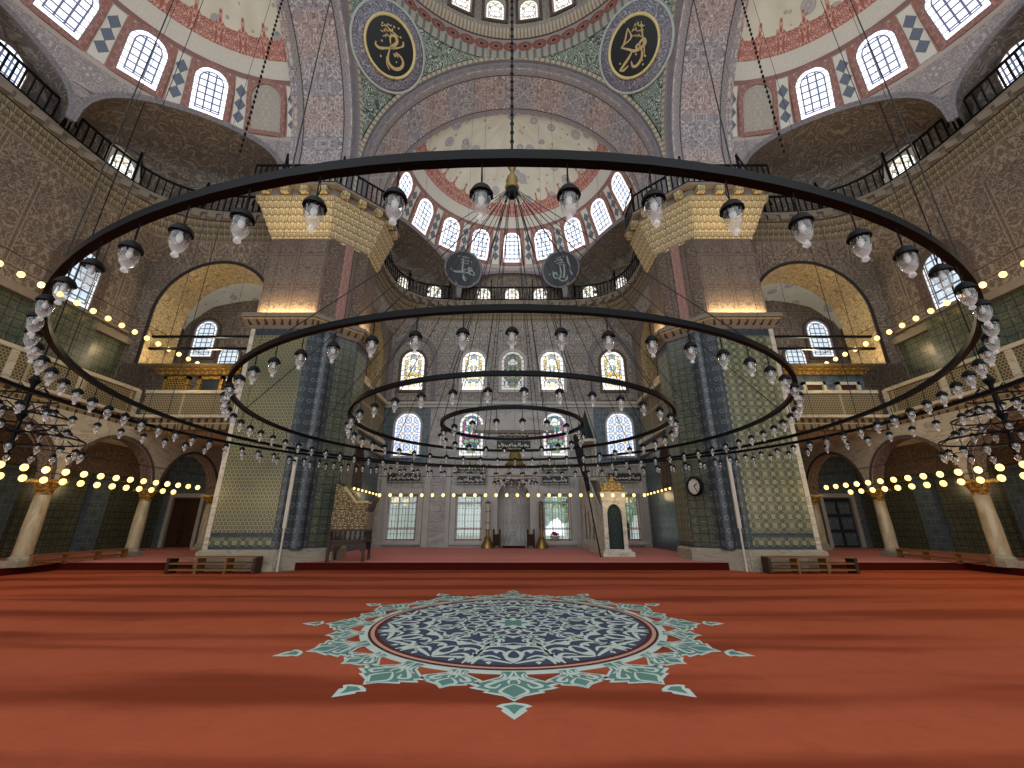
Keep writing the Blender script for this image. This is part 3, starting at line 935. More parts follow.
struct(m, 'wall_back', ['grey_marble', 'painted_grey', 'blue_tiles', 'blue_tiles', 'painted_brown', 'surround_marble'],
       'far wall of grey marble below and painted stone above')
# mihrab niche (a real recess)
m = MB()
mo = lambda k: (lambda x, z: (.1 + (x - .1) * cos(k * PI / 2 * .92), YB + .8 * sin(k * PI / 2), z if z <= 2.9 else 2.9 + (z - 2.9) * cos(k * PI / 2 * .9)))
for k in range(5): m.reveal(mih, mo(k / 5), mo((k + 1) / 5), 0)
m.sheet(mih, [], mo(1.), mi=0)
# its marble frame and stepped crown
fo = rect(-1.3, 1.5, PLAT, 5.3)
m.sheet(fo, [mih], mk(YB - .12), mi=1); m.reveal(fo, mk(YB - .12), mk(YB), 1); m.reveal(mih, mk(YB - .12), mk(YB), 1)
for x0, x1, z0, z1, y in ((-1.42, -1.3, PLAT, 5.4, .16), (1.5, 1.62, PLAT, 5.4, .16), (-1.45, 1.65, 5.3, 5.5, .2)): m.box(((x0 + x1) / 2, YB - y / 2, (z0 + z1) / 2), (x1 - x0, y, z1 - z0), 1)
struct(m, 'mihrab_trim', ['grey_marble', 'surround_marble'], 'grey marble prayer niche with tall frame in the far wall', 'niche', .7)
t = thing('niche_crown', 'carved grey marble pediment above the prayer niche inscriptions', 'pediment', (.1, YB, 7.0))
m = MB(); pd = [(-2.4, 0), (2.4, 0), (2.4, .25), (1.2, .5), (.5, .8), (0, 1.25), (-.5, .8), (-1.2, .5), (-2.4, .25)]
m.sheet(pd, [], mk(-.14)); m.reveal(pd, mk(-.14), mk(.0)); m.build('pediment', 'surround_marble', t)
m = MB(); m.box((0, -.1, -.12), (5.0, .26, .16)); m.build('moulding', 'ledge_stone', t)
# cornice between marble and painted zone
m = MB(); m.box((0, YB - .12, 8.72), (16, .24, .16)); m.box((0, YB - .07, 8.55), (16, .14, .2)); m.box((0, YB - .08, 4.86), (16, .16, .1))
for x, w in ((-7.55, .35), (-5.0, .35), (-3.75, .25), (3.85, .25), (4.6, .3), (7.7, .35)):
    m.box((x, YB - .06, 2.55), (w, .12, 4.6))
struct(m, 'trim_1', 'surround_marble', 'marble pilaster strips and cornice on the far wall', 'trim')
# blue tiled fields round the outer stained windows
for s, nm in SIDES:
    m = MB(); m.box((s * 6.55, YB - .02, 6.75), (2.9, .05, 3.55))
    o = struct(m, 'tile_field_trim_' + nm, 'blue_tiles', 'dark blue tile field round the outer %s stained window' % nm, 'tiles')
# lower windows
for i, (x, w) in enumerate(RW):
    lab = ['leftmost', 'second', 'third', 'rightmost'][i] + ' clear barred window at floor level of the far wall'
    WN[0] += 1
    o = tag(obj('window_%d' % WN[0], None, None, (x, YB + .3, .62)), lab, 'window', None, 'structure')
    H = 2.5
    f = MB()
    for sx in (-1, 1): f.box((sx * (w / 2 - .04), 0, H / 2), (.08, .1, H))
    for z in (.04, .62, 2.05, H - .04): f.box((0, 0, z), (w, .09, .07))
    for sx in (-.17, .17): f.box((sx * w, 0, H / 2), (.05, .08, H))
    f.build('window_frame', 'window_white', o)
    r = MB(); r.box((0, -.02, .62), (w, .07, .05)); r.box((0, -.02, .03), (w, .1, .06)); r.box((w / 2 - .1, -.03, H / 2), (.035, .06, H)); r.build('red_sash', 'window_red', o)
    g = MB()
    for k in range(1, 9): g.bar((-w / 2 + w * k / 9, .14, 0), (-w / 2 + w * k / 9, .14, H), .02)
    for z in (.35, .7, 1.05, 1.4, 1.75, 2.1): g.bar((-w / 2, .14, z), (w / 2, .14, z), .02)
    g.build('grille', 'black_iron', o)
    p = MB(); p.box((0, .03, H / 2), (w, .012, H)); p.build('pane', 'window_glass', o)
    sm = MB()
    for sx in (-1, 1): sm.box((sx * (w / 2 + .17), -.36, H / 2 + .1), (.3, .12, H + .5))
    sm.box((0, -.36, H + .22), (w + .64, .16, .3)); sm.box((0, -.4, -.12), (w + .64, .2, .2)); sm.build('window_surround', 'surround_marble', o)
# stained windows
for i, x in enumerate((-6.45, -2.5, .05, 2.6, 6.55)):
    big = i in (0, 4)
    pm = 'pane_mosaic' if i != 2 else 'pane_dim'
    window((x, YB - .04, 9.6), 0, 1.5, 2.7, pm, 'surround_marble' if not big else 'surround_dark',
           '%s coloured window of the upper row in the far wall' % ['leftmost', 'second', 'darker middle', 'fourth', 'rightmost'][i], sw=.16)
    if big:
        m = MB(); lo, li = archloop(x, 1.55, 8.9, 11.9), archloop(x, 1.25, 8.9, 11.9)
        m.sheet(lo, [li], mk(YB - .1)); m.reveal(lo, mk(YB - .1), mk(YB)); m.reveal(li, mk(YB - .1), mk(YB))
        struct(m, 'arch_trim_' + ('left' if x < 0 else 'right'), 'moulding_grey', 'round blind arch framing the %s upper window' % ('leftmost' if x < 0 else 'rightmost'), 'arch')
for i, x in enumerate((-6.45, -2.5, 2.65, 6.65)):
    window((x, YB - .06, 5.4), 0, 1.6 if i in (0, 3) else 1.5, 2.7, 'pane_rosette' if i in (0, 3) else 'pane_floral', 'surround_marble',
           '%s stained window of the middle row in the far wall' % ['blue and yellow leftmost', 'green and blue left', 'pink and blue right', 'blue and white rightmost'][i], sw=.1)

# ------------------------------------------------------------------ walls beside the platform and the corner bays
for sg, nm in SIDES:
    fx = lambda X: (lambda y, z: (sg * X, y, z))
    m = MB()
    h1 = archloop(21.6, .75, PLAT, 2.3, 14, 1.2)
    h2 = archloop(21.6, .8, 3.3, 4.6, 14, 1.2)
    m.sheet(rect(PY1, YB, 0, 6.2), [h2], fx(8.0), mi=0)
    m.sheet(rect(PY1, YB, 6.2, 8.6), [], fx(8.0), mi=1)
    hb = archloop(21.3, 2.3, 9.2, 11.0, 18)
    m.sheet(rect(PY1, YB, 8.6, ZW - .1), [hb], fx(8.0), mi=2)
    for h, mi in ((h2, 3), (hb, 4)): m.reveal(h, fx(8.0), fx(8.9), mi); m.sheet(h, [], fx(8.9), mi=3)
    m.box((sg * 7.9, (PY1 + YB) / 2, 8.7), (.2, YB - PY1, .2), 5); m.box((sg * 7.86, (PY1 + YB) / 2, 6.2), (.26, YB - PY1, .24), 5)
    struct(m, 'wall_sanctuary_' + nm, ['blue_tiles', 'lattice_stone', 'painted_brown', 'painted_dark', 'painted_gold', 'cream_stone'],
           'tiled %s side wall of the sanctuary behind the pier' % nm)
    # upper side wall
    m = MB()
    m.sheet(rect(-4, 17.0, 9.3, ZW - .1), [], fx(XS), mi=0)
    m.sheet(rect(-4, 17.0, 5.8, 9.3), [], fx(XS), mi=1)
    m.box((sg * (XS - .1), 6.5, 9.35), (.3, 21, .3), 2); m.box((sg * (XS - .12), 15.2, 9.72), (.2, 3.2, .1), 2)
    # wall with the large arch that closes the side bay
    fy = lambda Y: (lambda x, z: (sg * x, Y, z))
    ah = archloop(14.0, 2.65, 8.3, 10.85, 24)
    m.sheet(rect(10.6, XS, 8.3, ZW - .1), [[(x, max(z, 8.31)) for x, z in ah]], fy(17.0), mi=0)
    m.reveal(ah, fy(17.0), fy(18.7), 3)
    ah2 = archloop(14.0, 2.8, 8.3, 10.85, 24)
    m.sheet(ah2, [ah], fy(16.95), mi=4)
    struct(m, 'wall_' + nm, ['painted_brown', 'green_tiles', 'ledge_stone', 'painted_gold', 'moulding_dark'],
           'upper %s wall with painted scrollwork and a large lit arch' % nm)
    window((sg * (XS - .05), 14.3, 9.85), -sg * PI / 2, 1.4, 2.3, 'pane_plain', 'surround_dark', 'tall arched window high in the %s wall' % nm, sw=.35)
    window((sg * (XS - .05), 9.6, 9.85), -sg * PI / 2, 1.4, 2.3, 'pane_plain', 'surround_dark', 'second arched window high in the %s wall, nearer the viewer' % nm, sw=.35)
    # gallery pier between the tiled recesses
    m = MB(); m.box((sg * 16.95, 13.9, 7.5), (1.1, 1.5, 3.4)); o = struct(m, 'gallery_pier_' + nm, 'green_tiles', 'green tiled pier standing on the %s gallery' % nm, 'pier')
    # corner bay shell
    m = MB()
    m.sheet(rect(17.0, YB, 5.6, 18), [], fx(24), mi=0)
    m.sheet(rect(XS, 24.0, 5.6, ZW), [], fy(17.02), mi=1)
    m.sheet(rect(8.9, 24, 18.7, YB), [], lambda x, y: (sg * x, y, 16.5), mi=0)
    m.lathe([(5.4, 12.6), (5.3, 13.4), (4.9, 14.4), (3.8, 15.6), (2.2, 16.2), (0, 16.4)], 28, (sg * 17.6, 22.6, 0), 2, PI / 2 - 2.2, PI / 2 + 2.2)
    struct(m, 'wall_corner_' + nm, ['painted_brown', 'painted_dark', 'semi_dome_paint'], 'walls and half dome of the %s corner bay beyond the arch' % nm, 'wall', .5)
    for x, z, w, h, q in ((20.5, 11.9, 1.6, 2.7, 'first'), (22.9, 11.9, 1.3, 2.5, 'second'), (18.6, 10.2, 1.3, 2.4, 'third')):
        window((sg * x, YB - .05, z), 0, w, h, 'pane_plain', 'surround_dark', '%s arched window seen through the %s arch into the corner bay' % (q, nm), sw=.16)
    # tie rods across the arch
    for z, k in ((9.75, 'upper'), (9.15, 'lower')):
        m = MB(); m.box((sg * 13.9, 17.3, z), (5.6, .1, .1))
        tag(m.build('tie_rod', 'black_iron'), '%s black iron tie rod across the lit %s arch' % (k, nm), 'tie rod')
    # galleries: slab, cornice
    m = MB(); m.box((sg * 19.0, 10.5, 5.6), (5.6, 29, .4), 0); m.box((sg * 12.0, 21.1, 5.6), (8.4, 7.8, .4), 0)
    struct(m, 'gallery_slab_' + nm, 'cream_stone', 'underside of the %s gallery floor' % nm, 'gallery')
    m = MB(); m.box((sg * 16.15, 6.5, 5.55), (.36, 21, .5), 0); m.box((sg * 16.05, 6.5, 5.85), (.5, 21, .12), 1); m.box((sg * 13.5, 17.15, 5.55), (5.4, .36, .5), 0); m.box((sg * 13.4, 17.05, 5.85), (5.4, .5, .12), 1)
    struct(m, 'gallery_cornice_trim_' + nm, ['dentil_band', 'cream_stone'], 'toothed cornice under the %s gallery balustrade' % nm, 'cornice')
    t = thing('gallery_balustrade', 'carved stone balustrade along the %s gallery' % nm, 'balustrade', (sg * 16.1, 7, 5.9))
    o = MB(); o.box((0, -.5, .5), (.14, 20.4, .96)); o.build('lattice_panel', 'lattice_stone', t)
    o = MB(); o.box((sg * -2.75, 10.05, .5), (5.0, .14, .96)); o.build('lattice_panel', 'lattice_stone', t)
    o = MB(); o.box((0, -.5, 1.06), (.26, 20.5, .14)); o.box((sg * -2.75, 10.05, 1.06), (5.0, .26, .14)); o.build('hand_rail', 'cream_stone', t)
    # post
    for y in (-3.6, -1.4, .8, 3., 5.2, 7.4, 9.8):
        o = MB(); o.box((0, y, .55), (.2, .22, 1.1)); o.build('post', 'cream_stone', t)
    # loge screen behind the balustrade
    t = thing('loge_screen', ('gilded royal loge screen under the lit left arch' if sg < 0 else 'tiled loge front with small white-framed openings under the lit right arch'), 'screen', (sg * 13.5, 17.7, 5.9))
    o = MB(); o.box((0, .15, 1.2), (5.2, .2, 2.3)); o.build('wall_panel', 'cream_stone' if sg < 0 else 'blue_tiles', t)
    o = MB(); o.box((0, -.05, 2.32), (5.4, .5, .18)); o.box((0, .0, 2.16), (5.3, .36, .16)); o.build('cornice', 'gilt', t)
    for k, x in enumerate((-1.75, -.2, 1.4)):
        o = MB(); w, h = (1.0, 1.1) if sg < 0 else (.9, .55)
        f = o
        for s2 in (-1, 1): f.box((sg * -x + s2 * w / 2, -.02, 1.4), (.14, .18, h + .14))
        for s2 in (-1, 1): f.box((sg * -x, -.02, 1.4 + s2 * h / 2), (w + .14, .18, .14))
        fr = f.build('opening_frame', 'gilt' if sg < 0 else 'white_paint', t)
        p = MB(); p.box((sg * -x, .03, 1.4), (w, .1, h)); p.build('opening_panel', ('gilt_lattice' if k != 1 else 'disc_slate') if sg < 0 else 'wood_dark', fr)

    # arcade: spandrel wall with arches
    ys = [-1.95, 2.2, 6.35, 10.5, 14.65, 18.8, 22.95]
    m = MB(); out = [(-4, 5.4), (-4, 3.0)]
    for a, b in zip(ys, ys[1:]):
        c, r = (a + b) / 2, (b - a) / 2 - .22
        out += [(c + r * cos(PI - PI * k / 16), 3.0 + r * sin(PI * k / 16)) for k in range(17)]
    out += [(YB, 3.0), (YB, 5.4)]
    fa, fb = fx(XG - .25), fx(XG + .25)
    m.sheet(out, [], fa, mi=0); m.sheet(out, [], fb, mi=0); m.reveal(out, fa, fb, 1)
    for a, b in zip(ys, ys[1:]):      # thin moulding round each arch
        c, r = (a + b) / 2, (b - a) / 2 - .22
        for k in range(16):
            q = [(c + rr * cos(PI * kk / 16), 3.0 + rr * sin(PI * kk / 16)) for kk, rr in ((k, r), (k + 1, r), (k + 1, r + .14), (k, r + .14))]
            m.add([(sg * (XG - .28), *p) for p in q], None, 2)
    struct(m, 'wall_arcade_' + nm, ['cream_stone', 'painted_dark', 'surround_dark'], 'cream spandrel wall with round arches on the %s columns' % nm)
    for k, y in enumerate(ys):
        t = thing('marble_column', 'marble arcade column with gilt capital, %s column of the %s arcade from the far wall' % (ORD[6 - k], nm), 'column', (sg * XG, y, .22), group='arcade columns')
        o = MB(); o.box((0, 0, .1), (.62, .62, .2)); o.lathe([(.3, .2), (.31, .27), (.25, .34), (.24, .38)], 20); o.build('base', 'plinth_stone', t, .5)
        o = MB(); o.lathe([(.235, .38), (.235, 1.2), (.205, 2.28)], 20); o.build('shaft', 'column_marble', t, .5)
        o = MB(); o.lathe([(.205, 2.28), (.24, 2.31), (.215, 2.35), (.24, 2.45), (.36, 2.68)], 20); o.box((0, 0, 2.73), (.72, .72, .12)); o.build('capital', 'gilt', t, .5)
    # aisle outer wall
    m = MB(); m.sheet(rect(-4, YB, 0, 3.9), [], fx(20.5), mi=0); m.sheet(rect(-4, YB, 3.9, 5.6), [], fx(20.5), mi=3)  # upper strip coloured dark for the deep shade behind the arches
    for y in (4.3, 12.6, 16.9, 20.9): m.box((sg * 20.4, y, 1.9), (.3, .9, 3.8), 2)
    struct(m, 'wall_aisle_' + nm, ['green_tiles', 'cream_stone', 'blue_tiles', 'painted_dark'], 'dark green tiled outer wall of the %s aisle' % nm)
    # low rail bench between the columns
    t = thing('aisle_rail_bench', 'long low wooden rail bench between the %s arcade columns' % nm, 'bench', (sg * 15.88, 16.4, 0))
    o = MB(); o.box((0, 0, .56), (.22, 3.5, .06)); o.build('top_rail', 'wood_bench', t)
    o = MB(); o.box((0, 0, .36), (.12, 3.5, .08)); o.build('lower_rail', 'wood_bench', t)
    for y in (-1.72, -.6, .6, 1.72): o = MB(); o.box((0, y, .375), (.18, .08, .31)); o.build('post', 'wood_bench', t)
    # door at the end of the aisle
    WN[0] += 0
    d = tag(obj('door_%d' % (1 if sg < 0 else 2), None, None, (sg * 19.05, YB + .15, PLAT)), 'dark %s door in a pale frame at the end of the %s aisle' % (('wooden', nm) if sg < 0 else ('glazed', nm)), 'door', None, 'structure')
    o = MB(); o.box((0, .02, 1.35), (1.7, .08, 2.7)); o.build('door_leaf', 'red_door' if sg < 0 else 'disc_slate', d)
    o = MB()
    for s2 in (-1, 1): o.box((s2 * .92, -.18, 1.4), (.2, .14, 2.9))
    o.box((0, -.18, 2.85), (2.04, .16, .22)); o.build('door_frame', 'surround_marble', d)
    o = MB()
    for s2 in (-1, 1):
        for z in (.45, 1.3, 2.15): o.box((s2 * .42, -.04, z), (.62, .05, .66))
    o.build('door_panel', 'wood_dark' if sg < 0 else 'blue_tiles', d)

    # white cable trunking on the pier corner
    t = thing('cable_pipe', 'white cable pipe running up the inner corner of the %s pier' % nm, 'pipe', (sg * 8.02, 15.3, 0))
    o = MB(); o.tube([(0, 0, 0), (0, 0, 1.4)], .035, 8); o.build('lower_tube', 'white_paint', t)
    o = MB(); o.box((0, 0, 2.65), (.12, .07, 2.5)); o.build('upper_trunking', 'white_paint', t)
    # two tier shoe bench
    t = thing('shoe_bench', 'open two-tier wooden shoe bench in front of the %s pier' % nm, 'bench', (sg * 9.9, 14.85, 0))
    for z in (.5, .12, .31):
        o = MB(); o.box((0, 0, z), (2.9, .42 if z > .4 else .36, .045)); o.build('top' if z > .4 else 'shelf', 'wood_bench', t)
    for x in (-1.42, -.48, .48, 1.42):
        o = MB(); o.box((x, 0, .25), (.07 if abs(x) < 1 else .1, .4, .5)); o.build('divider' if abs(x) < 1 else 'end_panel', 'wood_bench' if abs(x) < 1 else 'wood_dark', t)

# ------------------------------------------------------------------ iron railings on the walkways
def railing(pts, label, tall=()):
    t = thing('iron_railing', label, 'railing', pts[0])
    P = [Vector(p) - Vector(pts[0]) for p in pts]
    for z, r, n in ((1.05, .055, 'top_rail'), (.1, .04, 'bottom_rail')):
        m = MB(); m.tube([p + Vector((0, 0, z)) for p in P], r, 6); m.build(n, 'black_iron', t)
    seg = [(b - a).length for a, b in zip(P, P[1:])]; L = sum(seg)
    n = min(96, int(L / .24))
    bm = MB(); bm.box((0, 0, .52), (.05, .05, 1.04)); me = bm.mesh('baluster', ['black_iron'])
    pm = MB(); pm.box((0, 0, .85), (.08, .08, 1.7)); pm.bar((0, 0, 1.7), (0, .55, .05), .05); pme = pm.mesh('tall_post', ['black_iron'])
    def at(s):
        for a, b, l in zip(P, P[1:], seg):
            if s <= l: return a + (b - a) * (s / l), math.atan2((b - a).y, (b - a).x)
            s -= l
        return P[-1], 0
    for k in range(n + 1):
        p, a = at(L * k / n); obj('baluster', me, t, p, (0, 0, a))
    q = max(2, int(L / 2.6))
    for k in range(q):
        p, a = at(L * (k + .5) / q); obj('tall_post', pme, t, p, (0, 0, a))
for nm, (c, a0) in SEMI.items():
    lim = math.radians(80 if nm == 'far' else 86)
    pts = []
    for k in range(61):
        ph = lim * (2 * k / 60 - 1); r = sup(nm, ph) + .06
        pts.append((c[0] + r * cos(a0 + ph), c[1] + r * sin(a0 + ph), ZW))
    railing(pts, 'curved black iron railing on the walkway under the %s half dome' % nm)
for sg, nm in SIDES:
    Q = pier_poly(.85, -1)
    pts = [(-sg * -1 * abs(x) if False else (x if sg < 0 else -x), y, 16.0) for x, y in (Q[0], Q[1], Q[2], (Q[2][0], 17.9))]
    railing(pts, 'black iron railing on top of the %s pier cornice' % nm)
m = MB(); pts = [((A - .75) * cos(t), CY + (A - .75) * sin(t), ZD + 3.15) for t in [PI * k / 40 for k in range(41)]]

# ------------------------------------------------------------------ calligraphy
def catmull(P, n=6):
    P = [Vector(p) for p in P]; Q = [P[0]] + P + [P[-1]]; out = []
    for i in range(1, len(Q) - 2):
        p0, p1, p2, p3 = Q[i - 1:i + 3]
        for k in range(n):
            t = k / n
            out.append(.5 * ((2 * p1) + (p2 - p0) * t + (2 * p0 - 5 * p1 + 4 * p2 - p3) * t * t + (3 * p1 - p0 - 3 * p2 + p3) * t ** 3))
    out.append(P[-1]); return out
def stroke(m, P, w, z=0., thin=.35, mi=0, th=.0):
    """flat pen stroke in the x/y plane, swelling in the middle"""
    C = catmull([(p[0], p[1]) for p in P])
    n = len(C); L = []
    for i, c in enumerate(C):
        d = (C[min(i + 1, n - 1)] - C[max(i - 1, 0)]); d = d.normalized() if d.length else Vector((1, 0))
        nrm = Vector((-d.y, d.x)); k = w * (thin + (1 - thin) * sin(PI * i / (n - 1))) / 2
        L.append((c + nrm * k, c - nrm * k))
    for a, b in zip(L, L[1:]):
        m.add([(*a[0], z), (*a[1], z), (*b[1], z), (*b[0], z)], None, mi)
def scribble(m, x0, x1, y, h, w, seed):
    r = random.Random(seed); x = x1
    while x > x0:
        l = r.uniform(.5, 1.) * h
        k = r.choice('abcd')
        if k == 'a': stroke(m, [(x, y + h * .9), (x - .03 * h, y + h * .1)], w); x -= h * .35
        elif k == 'b': stroke(m, [(x, y + h * .3), (x - l * .4, y), (x - l * .8, y + h * .25), (x - l * .7, y + h * .45)], w); x -= l
        elif k == 'c': stroke(m, [(x, y + h * .5), (x - l * .3, y + h * .15), (x - l, y + h * .1)], w); x -= l
        else: stroke(m, [(x, y + h * .2), (x - h * .1, y + h * .5), (x - h * .35, y + h * .3), (x - h * .1, y + h * .15), (x - h * .6, y - h * .2)], w); x -= h * .6
        if r.random() < .6: m.sheet([(x + .1 * h + .06 * h * cos(a), y + h * 1.0 + .06 * h * sin(a)) for a in [PI / 2 * k for k in range(4)]], [], lambda a, b: (a, b, 0))
# unit disc, x to the right, y up, as read by the viewer
CAL = {
 'umar': [  # sweeping ayn over a deep bowl, long low stroke, stacked small writing
   ([(.02, .10), (.1, .34), (.3, .36), (.36, .18), (.22, .06), (-.02, -.02), (.2, -.06), (.46, -.04)], .10),
   ([(.46, -.04), (.6, .02), (.64, .16)], .07),
   ([(.2, -.06), (-.2, -.04), (-.5, -.02), (-.66, .1), (-.6, .22)], .08),
   ([(-.06, -.08), (-.22, -.3), (-.26, -.56), (-.08, -.76), (.2, -.78), (.4, -.62), (.38, -.4), (.18, -.2)], .10),
   ([(.06, -.22), (.1, -.34), (.18, -.26), (.24, -.4)], .06),
   ([(-.02, .74), (.22, .52), (.5, .3)], .045), ([(-.3, -.3), (-.36, -.6), (-.3, -.8)], .04)],
 'bakr': [
   ([(-.46, .62), (-.46, .1), (-.56, -.06)], .07), ([(-.56, -.06), (-.2, -.1), (.1, -.14), (.36, -.02), (.5, .14), (.4, .28), (.26, .16), (.3, .0)], .10),
   ([(.36, .0), (.5, -.3), (.4, -.6), (.2, -.68), (.06, -.5)], .09), ([(.3, .0), (.2, .1), (.14, -.02), (.3, -.08)], .07),
   ([(.08, .86), (.3, .4), (.5, .0), (.6, -.3)], .05), ([(.0, -.16), (-.1, -.4), (-.3, -.74), (-.4, -.86)], .09), ([(-.4, -.86), (-.2, -.84), (-.02, -.66)], .07),
   ([(-.46, .62), (-.2, .3), (-.56, -.02)], .05)],
 'muhammad': [
   ([(.7, -.26), (.62, -.08), (.42, .0), (.34, -.16), (.5, -.26), (.7, -.26)], .09), ([(.4, -.2), (.1, -.18), (-.2, -.2), (-.5, -.24), (-.78, -.1)], .10),
   ([(.1, -.18), (.0, -.4), (.1, -.62), (.22, -.7)], .10), ([(.56, .1), (.3, .14), (.36, .0)], .06), ([(-.08, .56), (-.06, .1), (-.1, -.2)], .08), ([(-.1, -.2), (.06, -.02), (.3, .02)], .06)],
 'allah': [
   ([(.44, .8), (.5, .3), (.62, -.3), (.7, -.5)], .10), ([(.2, .3), (.22, -.2), (.14, -.5), (.02, -.52)], .09), ([(-.02, .2), (.0, -.2), (-.06, -.5), (-.2, -.52)], .09),
   ([(-.2, -.52), (-.42, -.46), (-.44, -.22), (-.28, -.2), (-.22, -.4)], .09), ([(-.2, -.56), (.1, -.76), (.34, -.66), (.36, -.46)], .08), ([(.02, .66), (.12, .5), (.22, .66)], .05)]}
def roundel(name, label, pos, normal, R, strokes, disc, rim, letter, seed, up=Vector((0, 0, 1)), spin=0.):
    """round panel lying square to the given normal"""
    z = Vector(normal).normalized(); x = up.cross(z).normalized(); y = z.cross(x)
    x, y = x * cos(spin) + y * sin(spin), y * cos(spin) - x * sin(spin)
    t = thing(name, label, 'calligraphy roundel')
    t.matrix_world = Matrix.Translation(pos) @ Matrix((x, y, z)).transposed().to_4x4()
    t['group'] = 'calligraphy roundels'
    m = MB(); m.lathe([(R, .0), (R, .06), (0, .06)], 40); m.build('disc', disc, t)
    m = MB(); m.lathe([(R * 1.0, .0), (R * 1.0, .1), (R * .965, .12), (R * .92, .1), (R * .9, .05)], 48); m.build('rim', rim, t, True)
    m = MB()
    for P, w in strokes: stroke(m, [(a * R * .86, b * R * .86) for a, b in P], w * R * 1.1, .075)
    r = random.Random(seed)
    s0 = len(m.v)
    for k in range(3):
        q = MB(); scribble(q, 0, R * .42, 0, R * .13, R * .03, seed + k)
        for f in q.f: m.add([(q.v[i][0] - R * .62 + (0 if seed % 2 else R * .45), q.v[i][1] + R * (.3 + .15 * k), .074) for i in f])
    for a, b in [(r.uniform(-.6, .6), r.uniform(-.7, .7)) for _ in range(7)]:
        m.sheet([(a * R + .035 * R * cos(q), b * R + .035 * R * sin(q)) for q in [2 * PI * k / 8 for k in range(8)]], [], lambda x, y: (x, y, .074))
    m.build('lettering', letter, t)
    return t
pt = SPT['far']
for s, key, lab in ((-1, 'muhammad', 'slate calligraphy roundel left of the middle window below the far half dome'), (1, 'allah', 'slate calligraphy roundel right of the middle window below the far half dome')):
    ph = -s * math.radians(29.5)
    p = Vector(pt(ph, 2.05, RS - .35)); n = Vector((0, PY1, p.z)) - p
    t = roundel('calligraphy_roundel', lab, p, (n.x * .6, n.y, -1.5), 1.32, CAL[key], 'disc_slate', 'moulding_grey', 'letter_dim', 11 + s)
# large ones on the pendentives
for s, key, lab in ((-1, 'umar', 'large black and gold calligraphy disc on the left pendentive'), (1, 'bakr', 'large black and gold calligraphy disc on the right pendentive')):
    z = 5.95; r = math.sqrt(RP * RP - z * z); ph = math.radians(44.5)
    p = Vector((s * r * cos(ph), CY + r * sin(ph), ZS + z)); n = (Vector((0, CY, ZS)) - p).normalized()
    # painted ring round the disc
    roundel('calligraphy_disc', lab, p + n * .4, n, 1.29, CAL[key], 'disc_black', 'disc_gold', 'letter_gold', 21 + s, spin=-s * math.radians(40))
    tt = thing('painted_roundel', 'grey painted ring round the %s black calligraphy disc' % ('left' if s < 0 else 'right'), 'roundel', p + n * .36)
    zz = n; xx = Vector((0, 0, 1)).cross(zz).normalized(); yy = zz.cross(xx)
    tt.matrix_world = Matrix.Translation(p + n * .30) @ Matrix((xx, yy, zz)).transposed().to_4x4()
    m = MB(); m.lathe([(1.78, -.2), (1.75, .0), (1.2, .06)], 48); m.build('band', 'roundel_grey', tt, True)
    m = MB(); m.lathe([(1.88, -.25), (1.88, .0), (1.83, .03), (1.77, .0)], 48); m.build('edge', 'roundel_white', tt, True)
# inscription plaques on the back wall
for k, (x, z, w, h, lab) in enumerate(((.1, 6.78, 1.9, .48, 'upper dark inscription plaque over the prayer niche'), (.1, 6.1, 2.1, .5, 'lower dark inscription plaque over the prayer niche'),
        (-2.45, 4.7, 1.7, .42, 'upper dark inscription plaque above the second clear window'), (-2.45, 3.98, 1.7, .42, 'lower dark inscription plaque above the second clear window'),
        (2.55, 4.7, 1.6, .42, 'upper dark inscription plaque above the third clear window'), (2.55, 3.98, 1.6, .42, 'lower dark inscription plaque above the third clear window'),
        (-6.4, 4.15, 2.0, .5, 'dark inscription plaque above the leftmost clear window'), (6.7, 4.15, 2.0, .5, 'dark inscription plaque above the rightmost clear window'))):
    t = thing('inscription_plaque', lab, 'plaque', (x, YB - .13 if k > 1 else YB - .06, z), group='wall inscriptions')
    m = MB(); m.box((0, 0, 0), (w, .06, h)); m.build('board', 'disc_slate', t)
    m = MB()
    for s in (-1, 1): m.box((0, -.02, s * h / 2), (w + .08, .08, .05)); m.box((s * w / 2, -.02, 0), (.05, .08, h))
    m.build('border', 'moulding', t)
    q = MB(); scribble(q, -w * .44, w * .44, -h * .22, h * .5, h * .14, 40 + k)
    m = MB()
    for f in q.f: m.add([(q.v[i][0], -.04, q.v[i][1]) for i in f])
    m.build('lettering', 'letter_white', t)
m = MB(); m.box((0, 0, 0), (.75, .04, 1.5)); tag(m.build('wall_panel', 'painted_dark'), 'brown stone panel set in the marble between the left windows', 'panel'); bpy.data.objects['wall_panel'].location = (-4.35, YB - .06, 2.0)

# ------------------------------------------------------------------ ring chandelier
ZR = 3.38
def lamp_meshes():
    c = MB(); c.lathe([(.0, .0), (.012, -.005), (.022, -.012), (.045, -.028), (.062, -.058), (.064, -.072), (.056, -.076), (.05, -.066)], 12)
    c.tube([(0, 0, 0), (0, 0, .15)], .0045, 5); c.tube([(0, 0, .0), (.012, 0, .05), (.003, 0, .12)], .003, 4)
    for k in range(3): c.bar((.054 * cos(k * 2.1), .054 * sin(k * 2.1), -.07), (.05 * cos(k * 2.1), .05 * sin(k * 2.1), -.1), .006)
    g = MB(); g.lathe([(.047, -.066), (.051, -.095), (.048, -.13), (.038, -.168), (.022, -.192), (.012, -.2), (.019, -.212), (.02, -.222), (.01, -.232), (0, -.234)], 14)
    b = MB(); b.sphere((0, 0, -.1), .019, 8, 6, 0, 1.5); b.lathe([(.012, -.06), (.012, -.08)], 6)
    return c.mesh('lamp', ['black_iron'], .7), g.mesh('glass_shade', ['lamp_glass'], True), b.mesh('bulb', ['bulb_off'], True)
LC, LG, LB = lamp_meshes()
lc, lg, lb = MB(), MB(), MB()
